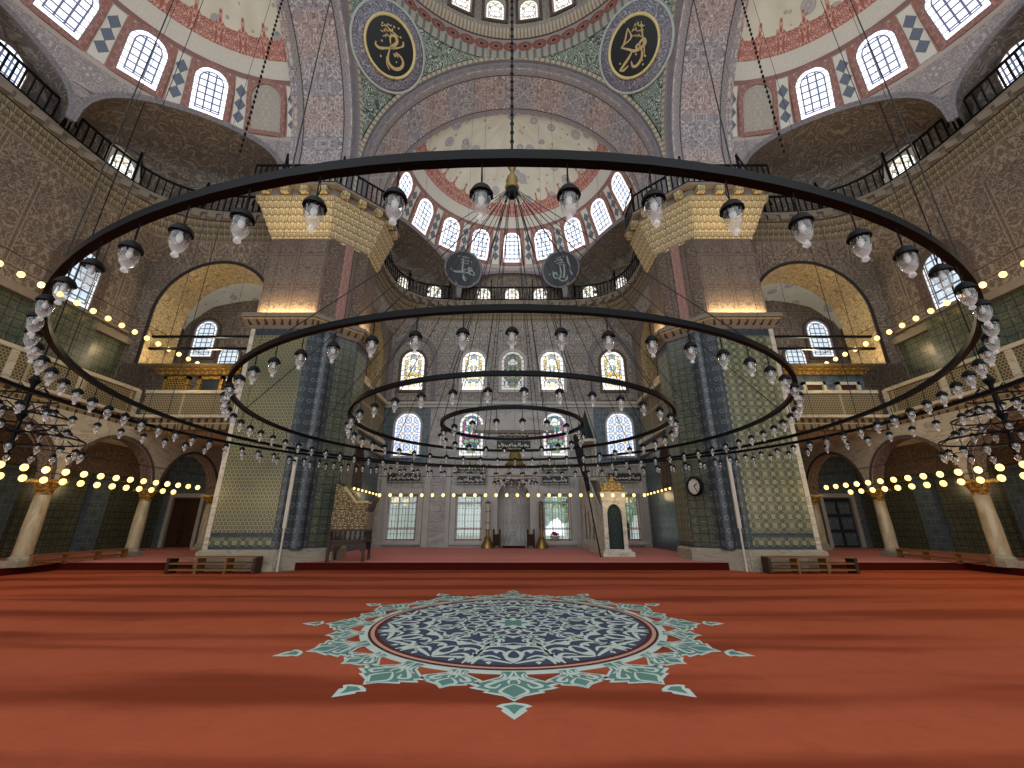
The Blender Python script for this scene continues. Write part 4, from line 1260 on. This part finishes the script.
HUBZ = 9.1
def ring(r, n, phase, label, cables, hubc, zr=ZR):
    t = thing('ring_chandelier', label, 'chandelier', (0, CY, zr), group='concentric iron rings of lamps')
    m = MB(); K = 160
    for k in range(K):
        a, b = 2 * PI * k / K, 2 * PI * (k + 1) / K
        w, h = .028, .03
        sec = [(r - w, -h), (r + w, -h), (r + w, h), (r - w, h)]
        for i in range(4):
            (r0, z0), (r1, z1) = sec[i], sec[(i + 1) % 4]
            m.add([(r0 * cos(a), r0 * sin(a), z0), (r0 * cos(b), r0 * sin(b), z0), (r1 * cos(b), r1 * sin(b), z1), (r1 * cos(a), r1 * sin(a), z1)])
    m.build('hoop', 'ring_iron', t, .9)
    for k in range(n):
        a = -PI / 2 + 2 * PI * (k + phase) / n
        o = obj('lamp', LC, t, (r * cos(a), r * sin(a), -.03 - .142), (0, 0, a * 7)); o.scale = (.95, .95, .95)
        obj('glass_shade', LG, o); obj('bulb', LB, o)
    for k in range(cables):
        a = 2 * PI * (k + .5) / cables
        m = MB()
        if hubc: m.tube([(r * cos(a), r * sin(a), .02), (.1 * cos(a), .1 * sin(a), HUBZ - ZR)], .008, 5)
        else:
            top = 22.5 if r < 6.5 else 20
            m.tube([(r * cos(a), r * sin(a), .02), (r * cos(a) * .98, r * sin(a) * .98, ZD + 1.9 - ZR)], .005, 4)
        m.build('suspension_cable', 'black_wire', t)
    return t
ring(7.65, 98, .3, 'outermost and largest black iron ring of hanging glass lamps', 12, False, 3.53)
ring(6.17, 89, .65, 'second largest black iron ring, sweeping across the top of the view', 16, False)
ring(4.6, 68, 0., 'middle black iron ring of hanging glass lamps', 12, True)
ring(2.95, 41, .33, 'second smallest black iron ring of hanging glass lamps', 12, True)
ring(1.35, 20, .4, 'smallest innermost black iron ring of hanging glass lamps', 8, True)
t = thing('chandelier_chain', 'long black chain with gilt finial and hub on the dome axis', 'chain', (0, CY, HUBZ))
m = MB()
m.tube([(0, 0, .9), (0, 0, ZD + 9.6 - HUBZ)], .03, 6)
zc = .95
m.build('chain', 'black_wire', t)
m = MB()
zc = .95
while zc < 17: m.sphere((0, 0, zc), .055, 6, 4, 0, 1.4); zc += .3
m.build('chain_links', 'black_iron', t)
sc_ = .62
m = MB(); m.lathe([(r_ * sc_, z_ * .8) for r_, z_ in [(0, 1.15), (.06, 1.1), (.14, 1.0), (.17, .9), (.1, .78), (.06, .72), (.08, .62), (.2, .5), (.24, .36), (.2, .22), (.28, .12), (.2, .05), (0, .04)]], 14); m.build('finial', 'old_brass', t, True)
m = MB(); m.lathe([(0, .06), (.13, .04), (.15, -.05), (.13, -.14), (.08, -.2), (0, -.22)], 14); m.build('hub', 'black_iron', t, True)
# tall lone chains over the aisles
for sg, nm in SIDES:
    for x, y, z0, k in ((4.85, 3.2, ZR, 'nearer'),):
        pass
    t = thing('hanging_chain', 'heavy dark chain hanging on the %s in front of the pier' % nm, 'chain', (sg * 8.65, 10.0, 4.2))
    m = MB(); m.tube([(0, 0, 0), (0, 0, 20.6)], .009, 5); m.build('chain', 'black_wire', t)
    m = MB(); z = 8.6
    while z < 20: m.sphere((0, 0, z), .045, 6, 4, 0, 1.5); z += .24
    m.build('chain_links', 'black_iron', t)

# side chandeliers: compact tiers of arms
for sg, nm in SIDES:
    t = thing('tiered_chandelier', 'compact tiered black chandelier of small glass lamps at the %s edge' % nm, 'chandelier', (sg * 9.6, CY, 3.0))
    m = MB(); m.lathe([(0, -.15), (.05, -.1), (.08, 0), (.04, .1), (.04, .5), (.09, .6), (.04, .7), (.04, 1.2), (.1, 1.3), (.02, 1.45), (.012, 1.5), (.012, 9)], 10); m.build('stem', 'black_iron', t, .8)
    for r, n, z in ((1.0, 18, .15), (.72, 13, .55), (.42, 8, .95)):
        m = MB(); m.tube([(r * cos(2 * PI * k / 40), r * sin(2 * PI * k / 40), z) for k in range(40)], .018, 6, True); m.build('hoop', 'black_iron', t)
        for k in range(n):
            a = 2 * PI * k / n
            m = MB()
            m.tube([(.04 * cos(a), .04 * sin(a), z + .1), (r * .5 * cos(a), r * .5 * sin(a), z + .24), (r * .85 * cos(a), r * .85 * sin(a), z + .1), (r * cos(a), r * sin(a), z)], .012, 5)
            if k % 2 == 0: m.build('arm', 'black_iron', t)
            o = obj('lamp', LC, t, (r * cos(a), r * sin(a), z - .16)); obj('glass_shade', LG, o); obj('bulb', LB, o)
t = thing('brass_chandelier', 'small brass crown chandelier hanging before the prayer niche', 'chandelier', (.15, 20.6, 3.5))
m = MB(); m.lathe([(.5, .75), (.52, .82), (.34, 1.0), (.3, 1.3), (.2, 1.5), (.06, 1.6), (.01, 1.7), (.01, 12)], 16); m.build('crown', 'old_brass', t, .7)
m = MB(); m.tube([(1.05 * cos(2 * PI * k / 36), 1.05 * sin(2 * PI * k / 36), .2) for k in range(36)], .025, 6, True)
for k in range(6): m.bar((1.05 * cos(k * PI / 3), 1.05 * sin(k * PI / 3), .2), (.45 * cos(k * PI / 3), .45 * sin(k * PI / 3), .78), .015)
m.build('hoop', 'old_brass', t)
for k in range(18):
    a = 2 * PI * k / 18
    o = obj('lamp', LC, t, (1.05 * cos(a), 1.05 * sin(a), .02)); obj('glass_shade', LG, o); obj('bulb', LB, o)
    o.scale = (1.3, 1.3, 1.3)

# ------------------------------------------------------------------ strings of lit bulbs
bm_ = MB(); bm_.sphere((0, 0, -.1), .075, 10, 8, 0, 1.15); BULB = bm_.mesh('lit_bulb', ['bulb_glow'], True)
sm_ = MB(); sm_.lathe([(.0, 0), (.03, -.005), (.034, -.05), (.02, -.06)], 8); SOCK = sm_.mesh('socket', ['socket'], True)
def lights(a, b, n, label, hang=.12, cab=.0, power=0, scale=1., pn=3, up=0.):
    a, b = Vector(a), Vector(b)
    t = thing('string_lights', label, 'string lights', a, group='strings of warm bulbs')
    m = MB(); m.tube([Vector((0, 0, cab)), b - a + Vector((0, 0, cab))], .014, 5); m.build('cable', 'black_wire', t)
    for k in range(n):
        p = (b - a) * ((k + .5) / n)
        o = obj('lit_bulb', BULB, t, p - Vector((0, 0, hang))); o.scale = (scale,) * 3
        s = obj('socket', SOCK, o)
        if hang > .13 or cab:
            w = MB(); w.tube([p + Vector((0, 0, cab)), p - Vector((0, 0, hang))], .005, 4); w.build('drop_wire', 'black_wire', t)
    if power:
        for k in range(pn):
            p = a + (b - a) * ((k + .5) / pn)
            l = bpy.data.lights.new('string_glow', 'POINT'); l.energy = power; l.color = (1, .72, .36); l.shadow_soft_size = .25
            o = bpy.data.objects.new('string_glow', l); COL.objects.link(o); o.location = p + Vector((0, 0, up - .3))
for sg, nm in SIDES:
    lights((sg * 11.5, 4.2, 3.05), (sg * 11.9, 16.2, 3.05), 24, 'nearer of the two low strings of lit bulbs in the %s aisle' % nm, .1, .28, 26, 1.0)
    lights((sg * 14.1, 3.2, 3.05), (sg * 14.5, 18.4, 3.05), 26, 'outer of the two low strings of lit bulbs in the %s aisle' % nm, .1, .0, 30, 1.2)
    lights((sg * 15.9, 4.5, 9.35), (sg * 15.9, 19.6, 9.35), 25, 'string of lit bulbs high along the %s gallery' % nm, .02, .42, 34, 1.25)
    lights((sg * 7.6, 18.9, 3.3), (sg * 7.6, 24.0, 3.2), 9, 'short string of lit bulbs along the %s sanctuary wall' % nm, .05, .0, 10, .7, 2)
lights((-5.85, 18.0, 2.83), (5.85, 18.0, 2.83), 26, 'straight string of lit bulbs across the platform before the far wall', .05, .65, 9, .86, 4)

# ------------------------------------------------------------------ carpet medallion
t = thing('carpet_medallion', 'large round blue and white medallion woven in the red carpet', 'carpet medallion', (0.02, 7.75, 0))
def disc(r, z, n=96): return [(r * cos(2 * PI * k / n), r * sin(2 * PI * k / n)) for k in range(n)]
def flat(mb, loop, z, holes=[]): mb.sheet(loop, holes, lambda x, y: (x, y, z))
def turn(pts, a): return [(x * cos(a) - y * sin(a), x * sin(a) + y * cos(a)) for x, y in pts]
HALF = [(.0, .34), (.08, .36), (.16, .30), (.24, .36), (.3, .52), (.38, .72), (.44, .9), (.5, 1.0), (.55, .86), (.6, 1.0), (.65, .84), (.7, .62), (.75, .68), (.79, .5), (.86, .22), (1., 0.)]
def petal_mesh(r0, L, W):
    """lobed palmette pointing along +x"""
    mb = MB()
    def outl(sc, x0):
        pts = [(r0 + x0 + (L - 2.2 * x0) * a, W * b * sc) for a, b in HALF]
        return pts + [(x, -y) for x, y in reversed(pts[:-1])]
    flat(mb, outl(1, 0), .004); k = len(mb.m)
    flat(mb, outl(.84, .035), .0065); mb.m[k:] = [1] * (len(mb.m) - k)
    for s in (-1, 1):
        for q, w in ((((.05, .02), (.28, .12), (.42, .4), (.56, .62), (.62, .42), (.5, .3)), .05), (((.5, .0), (.62, .2), (.74, .3), (.84, .14), (.92, .0)), .04), (((.1, .26), (.22, .2), (.34, .3), (.4, .55)), .035), (((.3, .0), (.4, .12), (.5, .1)), .03)):
            stroke(mb, [(r0 + L * a, s * W * b) for a, b in q], w, .009)
    flat(mb, [(r0 + L * (.3 + .07 * cos(a)), W * .12 * sin(a)) for a in [2 * PI * k / 8 for k in range(8)]], .0095)
    return mb.mesh('petal', ['med_white', 'med_teal'])
BIG, SMALL = petal_mesh(2.3, .84, .46), petal_mesh(2.32, .6, .36)
tb = MB()
flat(tb, [(3.16, 0), (3.2, .12), (3.25, .17), (3.3, .1), (3.34, .12), (3.52, 0), (3.34, -.12), (3.3, -.1), (3.25, -.17), (3.2, -.12)], .004); k = len(tb.m)
flat(tb, [(3.21, 0), (3.25, .1), (3.31, .05), (3.42, 0), (3.31, -.05), (3.25, -.1)], .0065); tb.m[k:] = [1] * (len(tb.m) - k)
TIP = tb.mesh('petal_tip', ['med_white', 'med_teal'])
for k in range(12):
    a = -PI / 2 + k * PI / 6
    obj('petal', BIG, t, None, (0, 0, a)); obj('petal', SMALL, t, None, (0, 0, a + PI / 12)); obj('petal_tip', TIP, t, None, (0, 0, a))
wh = MB(); flat(wh, disc(2.42, 0), .003); wh.build('outer_band', 'med_white', t)
m = MB(); flat(m, disc(2.3, 0), .0085); m.build('dark_ring', 'med_maroon', t)
m = MB(); flat(m, disc(2.26, 0), .010, [disc(2.205, 0)]); m.build('pink_ring', 'med_rim', t)
m = MB(); flat(m, disc(2.14, 0), .011); m.build('navy_field', 'med_navy', t)
m = MB(); m2 = MB(); m3 = MB()
def polar(r, a): return (r * cos(a), r * sin(a))
for k in range(12):
    a0 = -PI / 2 + k * PI / 6
    for s in (-1, 1):
        for rc, da, rad, w in ((1.72, .13, .27, .055), (1.12, .2, .22, .05), (.62, .26, .14, .045)):
            P = []
            for j in range(11):
                th = j / 10 * 4.6 + .4; rr = rad * (1 - j / 15)
                P.append((rc + rr * cos(th) * 1.05, s * (da * rc + rr * sin(th))))
            pts = [(x * cos(a0) - y * sin(a0), x * sin(a0) + y * cos(a0)) for x, y in P]
            stroke(m, pts, w, .014, .5)
        P = [(2.08, .02), (1.98, .2), (1.9, .42), (2.02, .52)]; stroke(m, [(x * cos(a0) - s * y * sin(a0), x * sin(a0) + s * y * cos(a0)) for x, y in P], .07, .014)
        P = [(1.5, .0), (1.36, .14), (1.4, .34), (1.56, .4)]; stroke(m, [(x * cos(a0) - s * y * sin(a0), x * sin(a0) + s * y * cos(a0)) for x, y in P], .06, .014)
        P = [(.95, .0), (.82, .1), (.84, .24), (.98, .27)]; stroke(m, [(x * cos(a0) - s * y * sin(a0), x * sin(a0) + s * y * cos(a0)) for x, y in P], .05, .014)
    for rc, sz in ((1.9, .13), (1.35, .12), (.85, .09)):
        ll = [(rc + sz * 1.3, 0), (rc + sz * .3, sz * .7), (rc - sz * .4, sz * .9), (rc - sz * .2, 0), (rc - sz * .4, -sz * .9), (rc + sz * .3, -sz * .7)]
        flat(m, [(x * cos(a0) - y * sin(a0), x * sin(a0) + y * cos(a0)) for x, y in ll], .013)
    for s in (-1, 1):
        for q, w in ((((2.1, .5), (1.9, .44), (1.78, .3), (1.9, .16)), .055), (((1.45, .36), (1.62, .44), (1.78, .5), (1.7, .38)), .05), (((1.2, .0), (1.26, .16), (1.16, .3)), .045), (((.7, .0), (.6, .1), (.46, .08), (.5, .0)), .045), (((1.02, .28), (1.2, .3), (1.34, .38), (1.3, .26)), .045), (((1.98, .0), (1.8, .1), (1.62, .06), (1.56, .0)), .05)):
            stroke(m, turn([(x, s * y) for x, y in q], a0), w * 1.15, .0142)
        for x, y, z in ((1.86, .46, .06), (1.6, .22, .06), (1.28, .2, .05), (.9, .14, .045), (2.04, .3, .05)):
            flat(m, turn([(x + z * 1.5, s * y), (x, s * y + z * .8), (x - z, s * y), (x, s * y - z * .8)], a0), .0138)
    a1 = a0 + PI / 12
    for rc, sz in ((1.62, .1), (1.0, .1), (2.02, .08)):
        ll = [(rc + sz * 1.3, 0), (rc, sz * .8), (rc - sz, 0), (rc, -sz * .8)]
        flat(m2 if rc < 2 else m, [(x * cos(a1) - y * sin(a1), x * sin(a1) + y * cos(a1)) for x, y in ll], .0135)
flat(m, [polar(.34 + .07 * cos(12 * a), a) for a in [2 * PI * k / 96 for k in range(96)]], .013)
flat(m2, [polar(.2 + .05 * cos(6 * a), a) for a in [2 * PI * k / 48 for k in range(48)]], .015)
m.build('white_scrolls', 'med_white', t); m2.build('teal_buds', 'med_teal', t)

# ------------------------------------------------------------------ furniture of the sanctuary
# pulpit (minbar)
t = thing('pulpit', 'tall pale marble pulpit with gilt crown and green curtain', 'pulpit', (4.42, 18.7, PLAT)); t.scale = (.8, 1, .95)
PW = 1.2
m = MB(); m.box((0, 2.9, .15), (PW + .2, 6.4, .3)); m.box((0, -.1, .1), (PW + .45, .7, .2)); m.build('base', 'pale_marble', t)
m = MB()
for s in (-1, 1): m.box((s * .5, 0, 1.3), (.22, .3, 2.4))
m.box((0, 0, 2.5), (1.3, .36, .3)); ao = archloop(0, .39, .3, 1.75, 14, 1.2); fr = rect(-.5, .5, .3, 2.4)
m.sheet(fr, [ao], mk(-.13)); m.reveal(ao, mk(-.13), mk(.1)); m.box((0, 0, 2.7), (1.45, .46, .12)); m.build('portal', 'pale_marble', t)
m = MB(); m.sheet(ao, [], mk(.02)); m.build('curtain', 'green_curtain', t)
m = MB()
cr = [(-.62, 0), (.62, 0), (.66, .3), (.5, .2), (.4, .5), (.24, .34), (0, .78), (-.24, .34), (-.4, .5), (-.5, .2), (-.66, .3)]
cr = [(x, z + 2.76) for x, z in cr]; m.sheet(cr, [], mk(-.12)); m.sheet(cr, [], mk(.04)); m.reveal(cr, mk(-.12), mk(.04)); m.build('crown', 'gilt', t)
for s in (-1, 1):
    fxp = lambda X: (lambda y, z: (X, y, z))
    tri = [(.3, .3), (6.0, .3), (6.0, 3.9), (5.0, 3.9), (.3, .7)]
    hl = [archloop(y, .42, .55, .55 + .62 * (y - .6) * .55, 8, 1.0) for y in (2.6, 3.7, 4.8)]
    m = MB(); m.sheet(tri, hl, fxp(s * .56)); m.sheet(tri, hl, fxp(s * .46)); m.reveal(tri, fxp(s * .56), fxp(s * .46))
    for h in hl: m.reveal(h, fxp(s * .56), fxp(s * .46))
    m.build('side_panel', 'pale_marble', t)
    m = MB(); m.bar((s * .54, .25, 1.75), (s * .54, 5.1, 4.9), .1, .1); m.bar((s * .54, .25, .8), (s * .54, 5.1, 4.0), .12, .1); m.build('hand_rail', 'surround_marble', t)
    for k in range(12):
        y = .5 + 4.5 * k / 11; z = .8 + (y - .25) * .66
        m = MB(); m.tube([(s * .54, y, z), (s * .54, y, z + .95)], .035, 8); m.build('baluster', 'pale_marble', t)
for k in range(10):
    m = MB(); m.box((0, .5 + .46 * k, .3 + .18 * (k + 1)), (.9, .5, .36 * (k + 1) if k < 1 else .36)); m.build('step', 'pale_marble', t)
m = MB()
for x in (-.5, .5):
    for y in (5.0, 5.95): m.box((x, y, 5.0), (.1, .1, 2.4))
m.box((0, 5.48, 3.85), (1.1, 1.05, .12)); m.box((0, 5.48, 6.2), (1.25, 1.2, .16)); m.build('pavilion', 'pale_marble', t)
m = MB(); m.lathe([(.62, 6.28), (.5, 6.7), (.2, 7.6), (0, 8.3)], 8, (0, 5.48, 0)); m.build('spire', 'disc_slate', t)
# furled dark banner on the pulpit
t = thing('furled_banner', 'dark furled banner leaning along the pulpit stairs', 'banner', (3.62, 18.1, PLAT))
m = MB(); P0, P1 = Vector((0, 0, 0)), Vector((-.4, 2.0, 5.4))
m.tube([P0, P1], .03, 6); m.build('pole', 'black_iron', t)
m = MB(); c = [P0.lerp(P1, k / 8) + Vector((.05 * sin(k * 1.7), 0, 0)) for k in range(4, 9)]; m.tube(c, .09, 8, False, 0, .24); m.build('cloth', 'banner_black', t, True)
# preacher's chair
t = thing('preachers_chair', 'tall inlaid wooden preaching chair on arched legs beside the left pier', 'chair', (-6.08, 16.5, PLAT), (0, 0, .12))
W, D = .62, .5
for x in (-W, W):
    for y in (-D, D):
        m = MB(); m.box((x, y, .42), (.1, .1, .84)); m.build('leg', 'wood_dark', t)
for s in (-1, 1):
    m = MB(); ar = [(-W, .66), (-W + .1, .5)] + [(W * .8 * -cos(PI * k / 8), .2 + .34 * sin(PI * k / 8)) for k in range(1, 8)] + [(W - .1, .5), (W, .66)]
    ar = [(-W, .66), (-W, .35), (-W + .12, .35)] + [((W - .12) * -cos(PI * k / 8), .4 + .16 * sin(PI * k / 8)) for k in range(1, 8)] + [(W - .12, .35), (W, .35), (W, .66)]
    m.sheet(ar, [], mk(s * D)); m.sheet(ar, [], mk(s * (D - .05))); m.reveal(ar, mk(s * D), mk(s * (D - .05))); m.build('apron', 'wood_dark', t)
m = MB(); m.box((0, 0, .7), (2 * W + .1, 2 * D + .1, .07)); m.box((0, 0, 1.08), (2 * W + .06, 2 * D + .06, .06)); m.build('seat_platform', 'wood_dark', t)
for k in range(8):
    x = -W + 2 * W * k / 7
    m = MB(); m.lathe([(.03, .73), (.045, .82), (.025, .9), (.045, .98), (.03, 1.06)], 8, (x, -D, 0)); m.build('baluster', 'wood_dark', t, True)
for k in range(6):
    y = -D + 2 * D * k / 5
    m = MB(); m.lathe([(.03, .73), (.045, .82), (.025, .9), (.045, .98), (.03, 1.06)], 8, (W, y, 0)); m.build('baluster', 'wood_dark', t, True)
m = MB(); m.box((0, -D, 1.45), (2 * W, .06, .68)); m.build('front_panel', 'inlaid_wood', t)
m = MB(); m.box((W, 0, 1.45), (.06, 2 * D, .68)); m.box((-W, 0, 1.45), (.06, 2 * D, .68)); m.build('side_panel', 'inlaid_wood', t)
m = MB(); sp = [(-W, 1.8), (W, 1.8), (W, 2.05), (.15, 2.05), (-.35, 2.62), (-W, 2.75)]
for y in (-D, D):
    m = MB(); m.sheet(sp, [], mk(y - .03)); m.sheet(sp, [], mk(y + .03)); m.reveal(sp, mk(y - .03), mk(y + .03)); m.build('sloping_arm', 'inlaid_wood', t)
for y in (-D, D): m = MB(); m.bar((-.32, y, 2.62), (.2, y, 2.03), .06, .1); m.bar((.15, y, 2.07), (W, y, 2.07), .05, .1); m.build('arm_edge', 'letter_gold', t)
m = MB(); m.box((-W + .03, 0, 2.3), (.06, 2 * D, 1.0)); m.box((.0, 0, 1.82), (2 * W, 2 * D, .05)); m.build('backrest', 'wood_dark', t)
m = MB(); m.box((W + .1, 0, 2.0), (.06, .8, .55), 0, Matrix.Rotation(.35, 3, 'Y')); m.build('book_rest', 'wood_dark', t)
# tall candlesticks
for s, lab in ((-1, 'left tall brass candlestick beside the prayer niche'), (1, 'right tall brass candlestick beside the prayer niche')):
    t = thing('candlestick', lab, 'candlestick', (.14 + s * 1.5, 24.2, PLAT), group='pair of brass candlesticks')
    m = MB(); m.lathe([(0, 0), (.36, 0), (.36, .06), (.27, .3), (.16, .5), (.2, .54), (.16, .6), (.09, .64), (.09, .9), (.14, .94), (.12, 1.0)], 20); m.build('base', 'brass', t, .6)
    m = MB(); m.lathe([(.13, 1.0), (.13, 2.35), (.0, 2.36)], 14); m.build('candle', 'porcelain' if s < 0 else 'painted_pier', t, .6)
    m = MB(); m.lathe([(.15, 1.3), (.15, 1.36)], 14); m.lathe([(.15, 1.9), (.15, 1.96)], 14); m.build('band', 'brass', t)
    m = MB(); m.lathe([(.13, 2.36), (.16, 2.44), (.05, 2.5), (0, 2.52)], 12); m.build('cap', 'old_brass', t)
# low wooden gates flanking the niche
for s, lab in ((-1, 'left low wooden barrier before the prayer niche'), (1, 'right low wooden barrier before the prayer niche')):
    t = thing('low_barrier', lab, 'barrier', (.1 + s * .95, 24.35, PLAT), (0, 0, s * .5))
    for x in (-.2, .2): m = MB(); m.box((x, 0, .45), (.07, .07, .9)); m.lathe([(.05, .9), (.06, .95), (0, 1.02)], 8, (x, 0, 0)); m.build('post', 'wood_dark', t)
    m = MB(); m.box((0, 0, .42), (.4, .035, .6)); m.build('panel', 'wood_dark', t)
t = thing('prayer_rug', 'dark folded prayer rug lying inside the prayer niche', 'rug', (.1, 24.75, PLAT)); m = MB(); m.box((0, 0, .04), (1.3, .9, .08)); m.build('cloth', 'carpet_riser', t)
# flower bowl on the sill
t = thing('flower_bowl', 'small bowl of red flowers on the third window sill', 'bowl', (2.45, 24.98, .62))
m = MB(); m.lathe([(0, 0), (.12, 0), (.14, .05), (.26, .18), (.3, .26), (.24, .26), (.0, .2)], 16); m.build('bowl', 'porcelain', t, True)
m = MB()
for k in range(26):
    a, r = random.random() * 6.28, random.random() * .24
    m.sphere((r * cos(a), r * sin(a), .3 + random.random() * .14), .05, 6, 4)
m.build('flowers', 'flower_red', t, True)
# wall clock on the right pier
t = thing('wall_clock', 'round black rimmed wall clock on the corner of the right pier', 'clock', (6.98, 16.06, 2.9), (0, 0, -math.radians(66)))
m = MB(); m.bar((0, .05, 0), (-.1, .5, 0), .06); m.build('bracket', 'black_iron', t)
m = MB(); R90 = Matrix.Rotation(PI / 2, 4, 'X')
m.lathe([(.36, -.05), (.37, .06), (.3, .1), (.29, .04)], 32); o = m.build('rim', 'black_iron', t, True); o.data.transform(R90)
m = MB(); m.lathe([(.31, .04), (0, .04)], 32); o = m.build('dial', 'clock_face', t); o.data.transform(R90)
m = MB()
for a, l, w in ((.9, .17, .025), (2.6, .25, .018)): m.bar((0, 0, .055), (l * sin(a), l * cos(a), .055), w)
for k in range(12): m.box((.26 * cos(k * PI / 6), .26 * sin(k * PI / 6), .046), (.02, .02, .006))
o = m.build('hands', 'disc_black', t); o.data.transform(R90)

# ------------------------------------------------------------------ outside, seen through the clear windows
m = MB(); m.box((0, 45, -.3), (90, 38, .2)); tag(m.build('outside_ground', 'outside_ground'), 'sunlit ground outside the far windows', 'ground', None, 'structure')
m = MB(); m.box((-12, 44, 4.2), (24, 1, 9)); m.box((17, 50, 4.2), (22, 1, 9)); tag(m.build('outside_wall', 'outside_wall'), 'pale building wall outside the far windows', 'wall', None, 'structure')
for k, (x, y, s) in enumerate(((-13, 40, 1.3), (2.4, 37, 1.5), (5.2, 39, 1.6), (9.6, 36, 1.7))):
    t = thing('garden_tree', 'green leafy tree outside the far wall, %s from the left' % ORD[k], 'tree', (x, y, -.2))
    m = MB(); m.tube([(0, 0, 0), (.1, 0, 1.6 * s)], .14, 8); m.build('trunk', 'wood_dark', t)
    m = MB(); r = random.Random(k)
    for j in range(60):
        a, b = r.random() * 6.28, r.uniform(-1, 1); q = r.uniform(.4, 1.)
        m.sphere((q * s * cos(a) * math.sqrt(1 - b * b), q * s * sin(a) * math.sqrt(1 - b * b), 2.0 * s + b * s * .9 * q), .32 * s * r.uniform(.5, 1), 6, 4)
    m.build('crown', 'leaf', t)

# ------------------------------------------------------------------ lamps hidden on ledges (uplights) and added fill points
def area(name, loc, rot, sx, sy, e, col):
    l = bpy.data.lights.new(name, 'AREA'); l.shape = 'RECTANGLE'; l.size = sx; l.size_y = sy; l.energy = e; l.color = col
    o = bpy.data.objects.new(name, l); COL.objects.link(o); o.location = loc; o.rotation_euler = rot
    return o
def point(name, loc, e, col, r=.2):
    l = bpy.data.lights.new(name, 'POINT'); l.energy = e; l.color = col; l.shadow_soft_size = r
    o = bpy.data.objects.new(name, l); COL.objects.link(o); o.location = loc
WARM = (1, .74, .38)
for sg, nm in SIDES:
    area('pier_uplight', (sg * 9.5, 15.22, 9.9), (PI - .35, 0, 0), 2.3, .12, 80, WARM)
    area('pier_inner_uplight', (sg * 6.72, 17.4, 9.9), (PI, sg * -.35, 0), .12, 1.2, 55, WARM)
    area('cornice_uplight', (sg * 9.5, 14.35, 13.4), (PI + .25, 0, 0), 2.6, .2, 34, WARM)
    point('arch_uplight', (sg * 14.0, 17.8, 8.9), 260, (1, .82, .52), .3)
    point('corner_bay_daylight', (sg * 18, 22, 12.5), 120, (.95, .95, 1), .6)  # added point standing in for daylight from the bay windows
    point('aisle_lamp', (sg * 18.0, 12.5, 3.2), 60, WARM, .3)  # this point and the next are added to brighten the aisle
    point('aisle_lamp', (sg * 18.0, 21, 3.2), 50, WARM, .3)
    point('sanctuary_arch_lamp', (sg * 7.6, 21.3, 9.6), 40, WARM, .3)
    point('gallery_lamp', (sg * 13.6, 16.6, 7.6), 30, WARM, .2)

for nm, p, e in (('far', (0, 20.3, 18.6), 260), ('left', (-12.3, CY, 18.6), 260), ('right', (12.3, CY, 18.6), 260), ('dome', (0, CY, 23.), 420)):
    point('window_daylight_' + nm, p, e, (.92, .96, 1.), 1.2)  # unseen points added inside the vaults to brighten them like daylight
w = bpy.data.worlds.new('sky'); SC.world = w; w.use_nodes = True
bg = w.node_tree.nodes['Background']; bg.inputs[0].default_value = (.88, .95, 1.0, 1); bg.inputs[1].default_value = 2.15

# ------------------------------------------------------------------ camera
cam = bpy.data.cameras.new('camera'); co = bpy.data.objects.new('camera', cam); COL.objects.link(co)
cam.sensor_width = 36; cam.lens = 36 * 410 / 1024; cam.clip_start = .05; cam.clip_end = 300
co.location = (0, 0, 1.6); co.rotation_euler = (PI / 2 + math.radians(18.65), 0, 0)
SC.camera = co
SC.view_settings.view_transform = 'Standard'; SC.view_settings.look = 'None'
SC.view_settings.exposure = 0.; SC.view_settings.gamma = 1.
